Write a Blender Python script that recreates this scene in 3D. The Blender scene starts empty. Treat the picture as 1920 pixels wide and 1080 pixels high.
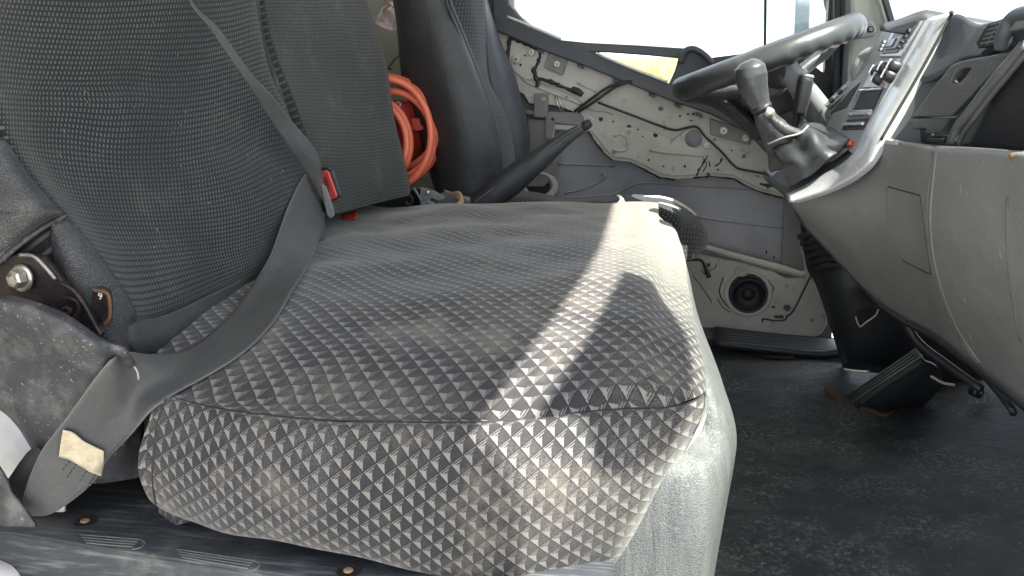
import bpy, bmesh, math, random
from mathutils import Vector, Matrix
from mathutils.bvhtree import BVHTree
random.seed(7)
V = Vector
SC = bpy.context.scene
COL = SC.collection

# ------------------------------------------------------------------ camera
FX = 1663.0
YAW, PITCH, ROLL = math.radians(10.5), math.radians(15), math.radians(-1.0)
CAM = V((0, 0, .78))
FWD = V((-math.sin(YAW)*math.cos(PITCH), math.cos(YAW)*math.cos(PITCH), -math.sin(PITCH)))
_r = FWD.cross(V((0, 0, 1))).normalized(); _u = _r.cross(FWD)
RGT = _r*math.cos(ROLL)+_u*math.sin(ROLL)
UPV = -_r*math.sin(ROLL)+_u*math.cos(ROLL)
cd = bpy.data.cameras.new('camera'); cam = bpy.data.objects.new('camera', cd); COL.objects.link(cam)
cam.matrix_world = Matrix(((RGT.x, UPV.x, -FWD.x, CAM.x), (RGT.y, UPV.y, -FWD.y, CAM.y), (RGT.z, UPV.z, -FWD.z, CAM.z), (0, 0, 0, 1)))
cd.sensor_width = 36; cd.lens = 36*FX/1920; cd.clip_start = .02; cd.clip_end = 3000
SC.camera = cam

# ------------------------------------------------------------------ light
SUND = V((.55, -.35, 1.0)).normalized()
w = bpy.data.worlds.new('World'); SC.world = w; w.use_nodes = True
nt = w.node_tree; bg = nt.nodes['Background']
sky = nt.nodes.new('ShaderNodeTexSky'); sky.sky_type = 'NISHITA'; sky.sun_disc = False
sky.sun_elevation = math.asin(SUND.z); sky.sun_rotation = math.atan2(SUND.x, SUND.y)
sky.dust_density = 3.0
hz = nt.nodes.new('ShaderNodeMix'); hz.data_type = 'RGBA'; hz.inputs[0].default_value = .75   # thin bright overcast over the clear sky
nt.links.new(sky.outputs[0], hz.inputs[6]); hz.inputs[7].default_value = (2.85, 3.05, 3.35, 1)
nt.links.new(hz.outputs[2], bg.inputs[0]); bg.inputs[1].default_value = .15
sd = bpy.data.lights.new('sun', 'SUN'); sd.energy = 5.0; sd.angle = math.radians(.6); sd.color = (1, .95, .86)
sun = bpy.data.objects.new('sun', sd); COL.objects.link(sun)
sun.rotation_euler = (-SUND).to_track_quat('-Z', 'Y').to_euler(); sun.location = (2, -1, 4)
SC.view_settings.view_transform = 'Standard'; SC.view_settings.look = 'None'
SC.view_settings.exposure = 2.22; SC.view_settings.gamma = 1
SC.view_settings.use_curve_mapping = False
SC.render.engine = 'CYCLES'
SC.cycles.max_bounces = 8; SC.cycles.diffuse_bounces = 5; SC.cycles.transparent_max_bounces = 12
SC.cycles.use_denoising = True
SC.cycles.sample_clamp_indirect = 6

# ------------------------------------------------------------------ pixel rays onto real planes
def ray(px, py): return FWD + RGT*((px-960)/FX) + UPV*((540-py)/FX)
def AX(px, py, ax, v):
    d = ray(px, py); return CAM + d*((v-CAM[ax])/d[ax])
def Y(px, py, v): return AX(px, py, 1, v)
def Z(px, py, v): return AX(px, py, 2, v)
def X(px, py, v): return AX(px, py, 0, v)
def PL(px, py, o, n):
    d = ray(px, py); return CAM + d*((o-CAM).dot(n)/d.dot(n))

# ------------------------------------------------------------------ node helpers
class NB:
    def __init__(s, name):
        s.mat = bpy.data.materials.new(name); s.mat.use_nodes = True
        s.nt = s.mat.node_tree; s.b = s.nt.nodes['Principled BSDF']; s.o = s.nt.nodes['Material Output']
    def n(s, t, **k):
        x = s.nt.nodes.new(t)
        for a, b in k.items(): setattr(x, a, b)
        return x
    def L(s, a, b): s.nt.links.new(a, b)
    def set(s, sock, v):
        if hasattr(v, 'is_output') or hasattr(v, 'links'): s.L(v, sock)
        else: sock.default_value = v
    def m(s, op, a, b=0.0, c=0.0):
        x = s.n('ShaderNodeMath', operation=op); s.set(x.inputs[0], a); s.set(x.inputs[1], b); s.set(x.inputs[2], c); return x.outputs[0]
    def mix(s, f, a, b, mode='MIX'):
        x = s.n('ShaderNodeMix', data_type='RGBA', blend_type=mode)
        s.set(x.inputs[0], f); s.set(x.inputs[6], a if not isinstance(a, tuple) else (*a[:3], 1)); s.set(x.inputs[7], b if not isinstance(b, tuple) else (*b[:3], 1)); return x.outputs[2]
    def ramp(s, f, lo, hi):
        x = s.n('ShaderNodeMapRange', interpolation_type='SMOOTHSTEP'); s.set(x.inputs[0], f); x.inputs[1].default_value = lo; x.inputs[2].default_value = hi; return x.outputs[0]
    def obj(s): return s.n('ShaderNodeNewGeometry').outputs['Position']
    def uv(s): return s.n('ShaderNodeUVMap').outputs[0]
    def noise(s, co, scale, det=4, rough=.6, dist=0):
        x = s.n('ShaderNodeTexNoise'); s.L(co, x.inputs['Vector']); x.inputs['Scale'].default_value = scale
        x.inputs['Detail'].default_value = det; x.inputs['Roughness'].default_value = rough; x.inputs['Distortion'].default_value = dist; return x.outputs[0]
    def scale(s, co, v):
        x = s.n('ShaderNodeMapping'); s.L(co, x.inputs[0]); x.inputs['Scale'].default_value = v; return x.outputs[0]
    def rot(s, co, v, sc=(1, 1, 1)):
        x = s.n('ShaderNodeMapping'); s.L(co, x.inputs[0]); x.inputs['Rotation'].default_value = v; x.inputs['Scale'].default_value = sc; return x.outputs[0]
    def voro(s, co, scale, feat='F1'):
        x = s.n('ShaderNodeTexVoronoi', feature=feat); s.L(co, x.inputs['Vector']); x.inputs['Scale'].default_value = scale; return x.outputs[0]
    def bump(s, h, strength, dist=.002, prev=None):
        x = s.n('ShaderNodeBump'); s.L(h, x.inputs['Height']); x.inputs['Strength'].default_value = strength; x.inputs['Distance'].default_value = dist
        if prev is not None: s.L(prev, x.inputs['Normal'])
        return x.outputs[0]
    def done(s, color, rough, normal=None, metal=0, spec=.5):
        s.set(s.b.inputs['Base Color'], color if not isinstance(color, tuple) else (*color[:3], 1)); s.set(s.b.inputs['Roughness'], rough)
        s.b.inputs['Metallic'].default_value = metal; s.b.inputs['Specular IOR Level'].default_value = spec
        if normal is not None: s.L(normal, s.b.inputs['Normal'])
        return s.mat

def plastic(name, col, rough=.5, grain=700, gs=.25, dust=None, dscale=6, dlo=.5, dhi=.75, damt=.6, metal=0, scratch=0, spec=.5, speck=0):
    b = NB(name); p = b.obj()
    n1 = b.noise(p, 9, 5); c = b.mix(b.m('MULTIPLY', b.ramp(n1, .3, .7), .35), col, tuple(x*.72 for x in col))
    if dust:
        n2 = b.noise(p, dscale, 8, .68); f = b.m('MULTIPLY', b.ramp(n2, dlo, dhi), damt)
        n3 = b.noise(p, dscale*14, 4, .7); f = b.m('MULTIPLY', f, b.m('ADD', .45, n3))
        c = b.mix(f, c, dust)
    if scratch:
        n4 = b.noise(b.rot(p, (.5, .35, .2), (18, 18, 240)), 1.0, 3, .6)
        c = b.mix(b.m('MULTIPLY', b.ramp(n4, .66, .74), scratch), c, tuple(min(1, x*2.2+.06) for x in col))
    if speck:
        n5 = b.noise(p, 260, 2, .5); c = b.mix(b.m('MULTIPLY', b.ramp(n5, .66, .72), speck), c, (.45, .43, .4))
    nb = b.bump(b.noise(p, grain, 2), gs, .0012)
    nb = b.bump(b.noise(p, 30, 4), .18, .004, nb)
    r = b.m('ADD', rough-.08, b.m('MULTIPLY', b.noise(p, 14, 4), .18))
    return b.done(c, r, nb, metal, spec)

def leather(name, col, rough=.5, scale=420, strength=.5, dust=None, damt=.5, dlo=.45, dhi=.75):
    b = NB(name); p = b.obj()
    v = b.voro(p, scale, 'DISTANCE_TO_EDGE'); vr = b.ramp(v, 0, .22)
    c = b.mix(vr, tuple(x*.6 for x in col), col)
    if dust:
        f = b.m('MULTIPLY', b.ramp(b.noise(p, 9, 8, .7), dlo, dhi), damt)
        f = b.m('MULTIPLY', f, b.m('ADD', .3, b.ramp(b.noise(p, 300, 3, .7), .4, .65)))
        c = b.mix(f, c, dust)
    nb = b.bump(vr, strength, .0012); nb = b.bump(b.noise(p, 16, 4), .35, .01, nb)
    return b.done(c, b.m('ADD', rough-.06, b.m('MULTIPLY', b.noise(p, 25, 4), .16)), nb)

def fabric_tri():
    b = NB('triangle_fabric'); p = b.obj(); uv = b.uv()
    sx = b.n('ShaderNodeSeparateXYZ'); b.L(uv, sx.inputs[0]); P, Q = sx.outputs[0], sx.outputs[1]
    wn = b.n('ShaderNodeTexNoise'); b.L(uv, wn.inputs['Vector']); wn.inputs['Scale'].default_value = 5.5; wn.inputs['Detail'].default_value = 2
    wc = b.n('ShaderNodeSeparateColor'); b.L(wn.outputs[1], wc.inputs[0])
    P = b.m('ADD', P, b.m('MULTIPLY', b.m('SUBTRACT', wc.outputs[0], .5), .011))
    Q = b.m('ADD', Q, b.m('MULTIPLY', b.m('SUBTRACT', wc.outputs[1], .5), .011))
    th = math.radians(7)
    P, Q = (b.m('SUBTRACT', b.m('MULTIPLY', P, math.cos(th)/.0212), b.m('MULTIPLY', Q, math.sin(th)/.0212)),
            b.m('ADD', b.m('MULTIPLY', P, math.sin(th)/.0206), b.m('MULTIPLY', Q, math.cos(th)/.0206)))
    a = b.m('ADD', P, Q); c = b.m('SUBTRACT', P, Q)
    jn = b.n('ShaderNodeTexNoise'); b.L(uv, jn.inputs['Vector']); jn.inputs['Scale'].default_value = 620; jn.inputs['Detail'].default_value = 2
    jc = b.n('ShaderNodeSeparateColor'); b.L(jn.outputs[1], jc.inputs[0])
    a = b.m('ADD', a, b.m('MULTIPLY', b.m('SUBTRACT', jc.outputs[0], .5), .09)); c = b.m('ADD', c, b.m('MULTIPLY', b.m('SUBTRACT', jc.outputs[1], .5), .09))
    fa, fb = b.m('FRACT', a), b.m('FRACT', c)
    d = b.m('ABSOLUTE', b.m('SUBTRACT', fa, fb))
    thr = b.m('SUBTRACT', 1.0, b.m('MULTIPLY', b.m('SUBTRACT', 1.0, d), .17))
    light = b.ramp(b.m('SUBTRACT', thr, b.m('ADD', fa, fb)), -.03, .03)
    top = b.ramp(b.m('SUBTRACT', fa, fb), -.02, .02)                       # hatched half
    h1 = b.ramp(b.m('SINE', b.m('MULTIPLY', fb, 2*math.pi*6)), -.45, .45)
    h2 = b.ramp(b.m('SINE', b.m('MULTIPLY', b.m('ADD', fa, b.m('MULTIPLY', fb, .35)), 2*math.pi*12)), -1.3, -.3)
    thread = b.noise(b.scale(uv, (1000, 1000, 1)), 1, 3, .7)
    hl = b.mix(top, b.m('ADD', .55, b.m('MULTIPLY', h2, .45)), b.m('MULTIPLY', h1, .72))
    lt = b.m('MULTIPLY', hl, light)
    lt = b.m('MULTIPLY', lt, b.m('ADD', .30, b.m('MULTIPLY', thread, 1.15)))
    e = b.m('MINIMUM', b.m('MINIMUM', fa, fb), b.m('MINIMUM', b.m('SUBTRACT', 1.0, fa), b.m('SUBTRACT', 1.0, fb)))
    line = b.ramp(e, .018, .055)
    lt = b.m('MULTIPLY', lt, b.m('ADD', .25, b.m('MULTIPLY', line, .75)))
    big = b.noise(p, 5, 3, .5)
    # wear: pale fuzz over the dark halves, in patches
    wear = b.m('MULTIPLY', b.ramp(b.noise(p, 7.5, 5, .65), .38, .66), b.ramp(b.noise(p, 620, 3, .75), .40, .60))
    dark = b.mix(b.m('MULTIPLY', wear, .6), (.026, .0255, .028), (.13, .122, .112))
    dark = b.mix(b.m('SUBTRACT', 1.0, line), dark, (.008, .008, .009))
    lightc = b.mix(b.ramp(big, .35, .65), (.178, .174, .176), (.20, .188, .168))
    col = b.mix(lt, dark, lightc)
    # dust: thick at the far rear of the cushion, streaky on it
    xyz = b.n('ShaderNodeSeparateXYZ'); b.L(p, xyz.inputs[0])
    far = b.m('MULTIPLY', b.ramp(xyz.outputs[1], 1.35, 1.75), .9)
    streak = b.ramp(b.noise(b.scale(p, (5, 16, 5)), 1, 6, .65), .38, .68)
    worn = b.m('MULTIPLY', far, b.m('ADD', .25, streak))
    col = b.mix(b.m('MINIMUM', worn, .8), col, (.17, .15, .12))
    d3 = b.m('MULTIPLY', b.ramp(b.noise(p, 9, 7, .72), .48, .72), .5)
    col = b.mix(d3, col, (.19, .172, .142))
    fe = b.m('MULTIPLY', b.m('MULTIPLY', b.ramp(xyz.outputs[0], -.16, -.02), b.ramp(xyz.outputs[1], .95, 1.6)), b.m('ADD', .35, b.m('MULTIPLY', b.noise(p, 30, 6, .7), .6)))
    col = b.mix(fe, col, (.25, .235, .205))  # paler front far edge: sun patch brightness put into the colour, along with dust
    hgt = b.m('ADD', b.m('MULTIPLY', lt, .6), b.m('MULTIPLY', line, .5))
    nb = b.bump(hgt, .12, .0008); nb = b.bump(thread, .3, .0006, nb)
    b.b.inputs['Sheen Weight'].default_value = .25; b.b.inputs['Sheen Roughness'].default_value = .4
    return b.done(col, .9, nb, 0, .2)

def fabric_dash(name, base=(.022, .024, .026), dash=(.13, .135, .135), du=.0072, dv=.0080, amount=1.0, dusty=.0):
    b = NB(name); p = b.obj(); uv = b.uv()
    sx = b.n('ShaderNodeSeparateXYZ'); b.L(uv, sx.inputs[0])
    wn = b.n('ShaderNodeTexNoise'); b.L(uv, wn.inputs['Vector']); wn.inputs['Scale'].default_value = 5; wn.inputs['Detail'].default_value = 1
    vv = b.m('ADD', sx.outputs[1], b.m('MULTIPLY', b.m('SUBTRACT', wn.outputs[0], .5), .016))
    r = b.m('DIVIDE', vv, dv); row = b.m('FLOOR', r)
    st = b.m('MULTIPLY', b.m('MODULO', row, 2.0), .5)
    cc = b.m('ADD', b.m('ADD', b.m('DIVIDE', sx.outputs[0], du), st), b.m('MULTIPLY', b.m('FRACT', r), .25))
    fx, fy = b.m('FRACT', cc), b.m('FRACT', r)
    on = b.m('MULTIPLY', b.ramp(b.m('SUBTRACT', .22, b.m('ABSOLUTE', b.m('SUBTRACT', fx, .5))), -.06, .06), b.ramp(b.m('SUBTRACT', .30, b.m('ABSOLUTE', b.m('SUBTRACT', fy, .5))), -.06, .06))
    fade = b.m('ADD', .55, b.m('MULTIPLY', b.ramp(b.noise(p, 6, 4), .3, .65), .6))
    c = b.mix(b.m('MULTIPLY', b.m('MULTIPLY', on, fade), amount), base, dash)
    nz = b.noise(p, 900, 2); c = b.mix(b.m('MULTIPLY', b.ramp(nz, .45, .65), .35), c, tuple(x*2.2 for x in base))
    fl = b.m('MULTIPLY', b.ramp(b.noise(p, 12, 8, .75), .5, .8), .18+dusty)
    c = b.mix(fl, c, (.16, .15, .125))
    lint = b.ramp(b.noise(p, 170, 2, .5), .72, .76); c = b.mix(b.m('MULTIPLY', lint, .35), c, (.4, .38, .33))
    rib = b.m('SINE', b.m('MULTIPLY', r, 2*math.pi))
    nb = b.bump(b.m('ADD', b.m('MULTIPLY', on, .7), b.m('MULTIPLY', rib, .25)), .3, .0010)
    b.b.inputs['Sheen Weight'].default_value = .15
    return b.done(c, .92, nb, 0, .15)

def webbing():
    b = NB('webbing'); uv = b.uv(); p = b.obj()
    sx = b.n('ShaderNodeSeparateXYZ'); b.L(uv, sx.inputs[0])
    s1 = b.m('SINE', b.m('MULTIPLY', b.m('ADD', sx.outputs[0], sx.outputs[1]), 2*math.pi/.0017)); s2 = b.m('SINE', b.m('MULTIPLY', b.m('SUBTRACT', sx.outputs[0], sx.outputs[1]), 2*math.pi/.0017))
    h = b.m('MAXIMUM', s1, s2)
    c = b.mix(b.ramp(b.noise(p, 20, 5), .35, .7), (.055, .057, .061), (.070, .070, .068))
    c = b.mix(b.m('MULTIPLY', b.ramp(b.noise(p, 120, 5, .75), .6, .78), .4), c, (.22, .2, .17))
    ed = b.m('MINIMUM', sx.outputs[0], b.m('SUBTRACT', .047, sx.outputs[0]))
    c = b.mix(b.m('MULTIPLY', b.m('SUBTRACT', 1.0, b.ramp(ed, .0006, .0016)), .6), c, (.15, .15, .145))
    rib = b.m('SINE', b.m('MULTIPLY', sx.outputs[1], 2*math.pi/.0022))
    c = b.mix(b.m('MULTIPLY', b.ramp(rib, -.2, .8), .28), c, (.03, .03, .033))
    c = b.mix(b.m('MULTIPLY', b.ramp(b.noise(p, 480, 3, .7), .5, .7), .35), c, (.13, .125, .115))
    return b.done(c, .62, b.bump(h, .3, .0005, b.bump(rib, .25, .0006)), 0, .4)

def paint_sheet(name, col=(.40, .385, .35), grime=.5):
    b = NB(name); p = b.obj()
    c = b.mix(b.ramp(b.noise(p, 6, 5), .35, .7), col, tuple(x*.78 for x in col))
    c = b.mix(b.m('MULTIPLY', b.ramp(b.noise(p, 22, 8, .75), .56, .72), grime), c, (.16, .13, .10))
    c = b.mix(b.m('MULTIPLY', b.ramp(b.noise(p, 75, 6, .8), .66, .72), grime), c, (.04, .035, .03))
    c = b.mix(b.m('MULTIPLY', b.ramp(b.noise(p, 34, 4, .8), .70, .76), grime), c, (.22, .09, .035))
    nb = b.bump(b.noise(p, 8, 3), .5, .012); nb = b.bump(b.noise(p, 55, 3), .15, .003, nb)
    return b.done(c, b.m('ADD', .35, b.m('MULTIPLY', b.noise(p, 12), .3)), nb)

def metal(name, col=(.55, .53, .5), rough=.35, rust=.0):
    b = NB(name); p = b.obj(); c = b.mix(b.ramp(b.noise(p, 90, 4), .4, .7), col, tuple(x*.6 for x in col))
    if rust:
        c = b.mix(b.m('MULTIPLY', b.ramp(b.noise(p, 60, 7, .7), .44, .58), rust), c, (.20, .085, .03))
        c = b.mix(b.m('MULTIPLY', b.ramp(b.noise(p, 220, 5, .7), .55, .65), rust), c, (.36, .22, .12))
    return b.done(c, rough, b.bump(b.noise(p, 300, 3), .4, .0008), .8 if not rust else .35)

def floor_mat():
    b = NB('rubber_mat'); p = b.obj()
    c = b.mix(b.ramp(b.noise(p, 3, 5), .3, .7), (.026, .030, .033), (.042, .047, .050))
    sm = b.noise(b.rot(p, (0, 0, -.35), (6, 7, 6)), 1, 10, .80, .35)
    c = b.mix(b.m('MULTIPLY', b.ramp(sm, .44, .68), .5), c, (.12, .125, .125))
    c = b.mix(b.m('MULTIPLY', b.ramp(b.noise(p, 2.6, 7, .62), .46, .62), .55), c, (.088, .092, .093))
    f2 = b.m('MULTIPLY', b.ramp(b.noise(p, 6.5, 6, .7), .42, .62), b.ramp(b.noise(p, 120, 6, .8), .46, .66))
    c = b.mix(b.m('MULTIPLY', f2, .85), c, (.24, .24, .23))
    c = b.mix(b.m('MULTIPLY', b.ramp(b.noise(p, 300, 3), .70, .76), .5), c, (.25, .24, .22))
    far = b.n('ShaderNodeSeparateXYZ'); b.L(p, far.inputs[0])
    mud = b.m('MULTIPLY', b.ramp(far.outputs[1], 1.75, 2.1), b.ramp(b.noise(p, 9, 6), .5, .7))
    c = b.mix(b.m('MULTIPLY', mud, .4), c, (.15, .105, .07))
    nb = b.bump(b.noise(p, 420, 3), .35, .0015); nb = b.bump(b.noise(b.rot(p, (0, 0, -.3), (3, 4, 4)), 1.6, 4), .5, .03, nb)
    return b.done(c, b.m('ADD', .58, b.m('MULTIPLY', sm, .3)), nb, 0, .35)

def sill_mat():
    b = NB('scuffed_sill_plastic'); p = b.obj()
    c = b.mix(b.ramp(b.noise(p, 7, 5), .3, .7), (.026, .030, .036), (.042, .046, .052))
    sc = b.noise(b.rot(p, (0, 0, .12), (9, 150, 150)), 1, 6, .7)
    c = b.mix(b.m('MULTIPLY', b.ramp(sc, .48, .72), .55), c, (.20, .21, .22))
    c = b.mix(b.m('MULTIPLY', b.ramp(b.noise(p, 14, 8, .7), .5, .75), .4), c, (.20, .19, .17))
    return b.done(c, .5, b.bump(b.noise(p, 350, 3), .4, .001, b.bump(sc, .4, .001)))

def skirt_mat():
    b = NB('silver_vinyl'); p = b.obj()
    v = b.voro(b.rot(p, (0, 0, 0), (1, 1, .5)), 620, 'DISTANCE_TO_EDGE'); vr = b.ramp(v, 0, .3)
    st = b.noise(b.scale(p, (60, 60, 6)), 1, 4)
    c = b.mix(b.ramp(st, .35, .7), (.105, .112, .111), (.055, .064, .068))
    c = b.mix(b.m('MULTIPLY', b.m('SUBTRACT', 1.0, vr), .5), c, (.15, .15, .15))
    nb = b.bump(b.noise(p, 190, 4, .7), .5, .002); nb = b.bump(vr, .5, .001, nb); nb = b.bump(st, .6, .008, nb)
    return b.done(c, .42, nb)

def cloud_tape(name, col, rough=.6):
    b = NB(name); p = b.obj(); c = b.mix(b.ramp(b.noise(p, 60, 6, .7), .4, .7), col, tuple(x*.7 for x in col))
    c = b.mix(b.m('MULTIPLY', b.ramp(b.noise(p, 260, 5, .8), .6, .68), .5), c, tuple(x*.35 for x in col))
    return b.done(c, rough, b.bump(b.noise(p, 80, 4), .5, .002))

def flat(name, col, rough=.5, metal=0, spec=.5):
    b = NB(name); p = b.obj(); c = b.mix(b.m('MULTIPLY', b.ramp(b.noise(p, 40, 5), .35, .7), .4), col, tuple(x*.65 for x in col))
    return b.done(c, rough, b.bump(b.noise(p, 200, 3), .2, .001), metal, spec)

def glass():
    b = NB('window_glass'); t = b.n('ShaderNodeBsdfTransparent'); g = b.n('ShaderNodeBsdfGlossy'); g.inputs['Roughness'].default_value = .03
    mx = b.n('ShaderNodeMixShader'); mx.inputs[0].default_value = .05; b.L(t.outputs[0], mx.inputs[1]); b.L(g.outputs[0], mx.inputs[2])
    t.inputs[0].default_value = (.95, .98, .96, 1)
    b.L(mx.outputs[0], b.o.inputs[0]); return b.mat

def hose_mat():
    b = NB('orange_hose'); p = b.obj()
    c = b.mix(b.ramp(b.noise(p, 14, 5), .35, .7), (.72, .17, .09), (.62, .13, .07))
    c = b.mix(b.m('MULTIPLY', b.ramp(b.noise(p, 50, 6, .75), .58, .72), .4), c, (.38, .18, .12))
    return b.done(c, .38, b.bump(b.noise(p, 90, 3), .2, .002))

M = dict(
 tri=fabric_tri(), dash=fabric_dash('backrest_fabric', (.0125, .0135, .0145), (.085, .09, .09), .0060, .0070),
 dash2=fabric_dash('worn_backrest_fabric', (.022, .0235, .023), (.085, .088, .08), .0066, .0066, .75, .12),
 mesh=fabric_dash('driver_mesh', (.012, .013, .015), (.075, .08, .085), .012, .009, 1.0, 0),
 web=webbing(), leather=leather('seat_leather', (.038, .040, .044), .50, 330, .6, (.20, .19, .17), .45),
 leather_d=leather('driver_leather', (.030, .031, .034), .46, 700, .25, (.09, .085, .08), .3),
 leather_b=leather('bolster_leather', (.042, .046, .056), .42, 700, .25),
 boot=leather('boot_leather', (.035, .038, .042), .36, 500, .3, (.30, .28, .24), .5, .55, .8),
 cover=plastic('dusty_side_plastic', (.028, .030, .036), .5, 500, .4, (.115, .112, .108), 30, .44, .70, .7, 0, .2, .5, .35),
 fascia=plastic('fascia_plastic', (.132, .136, .134), .52, 900, .3, (.18, .175, .16), 7, .42, .75, .6, 0, 0, .5, .25),
 dashd=plastic('dash_plastic', (.050, .055, .066), .5, 1100, .3, (.13, .125, .11), 7, .55, .8, .4),
 lid=plastic('lid_plastic', (.075, .080, .084), .45, 900, .25, (.22, .20, .15), 8, .48, .75, .5, 0, .3, .5, .3),
 black=plastic('black_plastic', (.018, .019, .022), .45, 800, .2, (.08, .08, .075), 8, .5, .8, .3),
 seam=flat('dark_seam', (.012, .012, .013), .7),
 seamgrey=flat('groove_grey', (.085, .084, .077), .6),
 silver=plastic('silver_trim', (.50, .51, .53), .26, 1500, .05, (.33, .31, .28), 9, .5, .8, .4, .35),
 column=plastic('column_grey', (.20, .205, .205), .38, 600, .1, (.30, .29, .26), 14, .5, .7, .4),
 wheel=plastic('wheel_rim', (.036, .038, .042), .36, 700, .2, (.20, .2, .19), 14, .5, .8, .3),
 trim=plastic('window_trim', (.042, .046, .055), .5, 700, .2, (.12, .12, .11), 9, .5, .8, .3),
 paint=paint_sheet('door_paint', (.43, .41, .36), .85), paint_in=paint_sheet('door_skin', (.28, .28, .29), .2),
 paint_d=paint_sheet('bracket_paint', (.17, .165, .155), .3), wall=paint_sheet('rear_wall_paint', (.31, .30, .25), .2),
 pillar=paint_sheet('pillar_paint', (.36, .36, .31), .08),
 white=flat('white_paint', (.75, .75, .76), .3), zinc=metal('zinc_bolt', (.62, .58, .5), .35), steel=metal('steel', (.3, .3, .3), .4),
 rust=metal('rusty_steel', (.020, .020, .022), .45, .12), rustm=cloud_tape('rust_flake', (.12, .06, .03), .8),
 floor=floor_mat(), sill=sill_mat(), skirt=skirt_mat(), patch=cloud_tape('cream_patch', (.44, .38, .27), .7),
 hose=hose_mat(), redbox=plastic('red_plastic', (.50, .05, .035), .4, 700, .1, (.3, .12, .09), 14, .5, .75, .4),
 redbtn=flat('red_button', (.62, .085, .075), .4), ink=flat('dark_lettering', (.03, .01, .01), .6), brown=cloud_tape('tan_strap', (.34, .21, .13), .7),
 maroon=flat('maroon_cover', (.10, .035, .03), .7),
 grey=plastic('grey_plastic', (.13, .14, .145), .5, 700, .2, (.25, .24, .22), 20, .5, .7, .4),
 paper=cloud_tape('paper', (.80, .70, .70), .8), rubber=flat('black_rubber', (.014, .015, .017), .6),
 glass=glass(), bezel=plastic('bezel_grey', (.20, .21, .22), .4, 900, .1), screen=flat('dark_display', (.02, .022, .025), .2),
 mirror=flat('mirror_blue_grey', (.30, .38, .45), .25), sand=cloud_tape('sand_ground', (.50, .485, .45), .9),
 yellow=flat('yellow_board', (.80, .52, .12), .5), orange=flat('orange_mark', (.62, .27, .05), .5),
 bellow=flat('bellows_rubber', (.022, .025, .028), .5), led=flat('red_switch', (.35, .03, .02), .35), ridge=flat('ridge_worn', (.11, .115, .115), .5),
 roof=flat('roof_lining', (.45, .44, .40), .8), mesh_trim=flat('pale_trim', (.60, .58, .54), .5), line=flat('light_line', (.34, .34, .32), .5),
)

# ------------------------------------------------------------------ object helpers
WL = {}
def tag(o, label=None, cat=None, group=None, kind=None):
    if label: o['label'] = label
    if cat: o['category'] = cat
    if group: o['group'] = group
    if kind: o['kind'] = kind
    return o
def thing(name, label, cat, loc, group=None):
    o = bpy.data.objects.new(name, None); COL.objects.link(o); o.empty_display_size = .05
    o.location = loc; WL[o.name] = V(loc); return tag(o, label, cat, group)
def link(name, me, mat, parent=None, smooth=True):
    co = [v.co for v in me.vertices]
    mn = V((min(c.x for c in co), min(c.y for c in co), min(c.z for c in co))); mx = V((max(c.x for c in co), max(c.y for c in co), max(c.z for c in co)))
    org = V(((mn.x+mx.x)/2, (mn.y+mx.y)/2, mn.z))
    me.transform(Matrix.Translation(-org))
    me.materials.clear(); me.materials.append(mat)
    for p in me.polygons: p.use_smooth = smooth
    o = bpy.data.objects.new(name, me); COL.objects.link(o)
    WL[o.name] = org
    if parent is not None:
        o.parent = parent; o.location = org-WL[parent.name]
    else: o.location = org
    return o
def obj(name, verts, faces, mat, parent=None, uvs=None, smooth=True, face_cam=True):
    me = bpy.data.meshes.new(name); me.from_pydata([tuple(v) for v in verts], [], faces); me.update()
    if uvs:
        l = me.uv_layers.new(name='UVMap')
        for i, lp in enumerate(me.loops): l.data[i].uv = uvs[lp.vertex_index]
    if face_cam:
        s = sum((p.normal.dot(CAM-p.center))*p.area for p in me.polygons)
        if s < 0: me.flip_normals()
    return link(name, me, mat, parent, smooth)
def solid(o, th, off=-1):
    m = o.modifiers.new('thickness', 'SOLIDIFY'); m.thickness = th; m.offset = off; return o
def bev(o, wd, seg=2, ang=40):
    m = o.modifiers.new('bevel', 'BEVEL'); m.width = wd; m.segments = seg; m.limit_method = 'ANGLE'; m.angle_limit = math.radians(ang); m.harden_normals = False; return o
def crp(P, k, closed=False):
    P = [V(p) for p in P]; n = len(P); out = []
    if n == 2 and not closed:
        return [P[0].lerp(P[1], i/k) for i in range(k+1)]
    for i in range(n if closed else n-1):
        if closed: a, b, c, d = P[(i-1) % n], P[i], P[(i+1) % n], P[(i+2) % n]
        else:
            b, c = P[i], P[i+1]; a = P[i-1] if i else b*2-c; d = P[i+2] if i+2 < n else c*2-b
        for j in range(k):
            t = j/k
            out.append(.5*((2*b)+(c-a)*t+(2*a-5*b+4*c-d)*t*t+(3*b-a-3*c+d)*t**3))
    if not closed: out.append(P[-1].copy())
    return out
def grid(rows, su=6, sv=6):
    R = [crp(r, su) for r in rows]; cols = [crp([R[i][j] for i in range(len(R))], sv) for j in range(len(R[0]))]
    return [[cols[j][i] for j in range(len(cols))] for i in range(len(cols[0]))]
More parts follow.
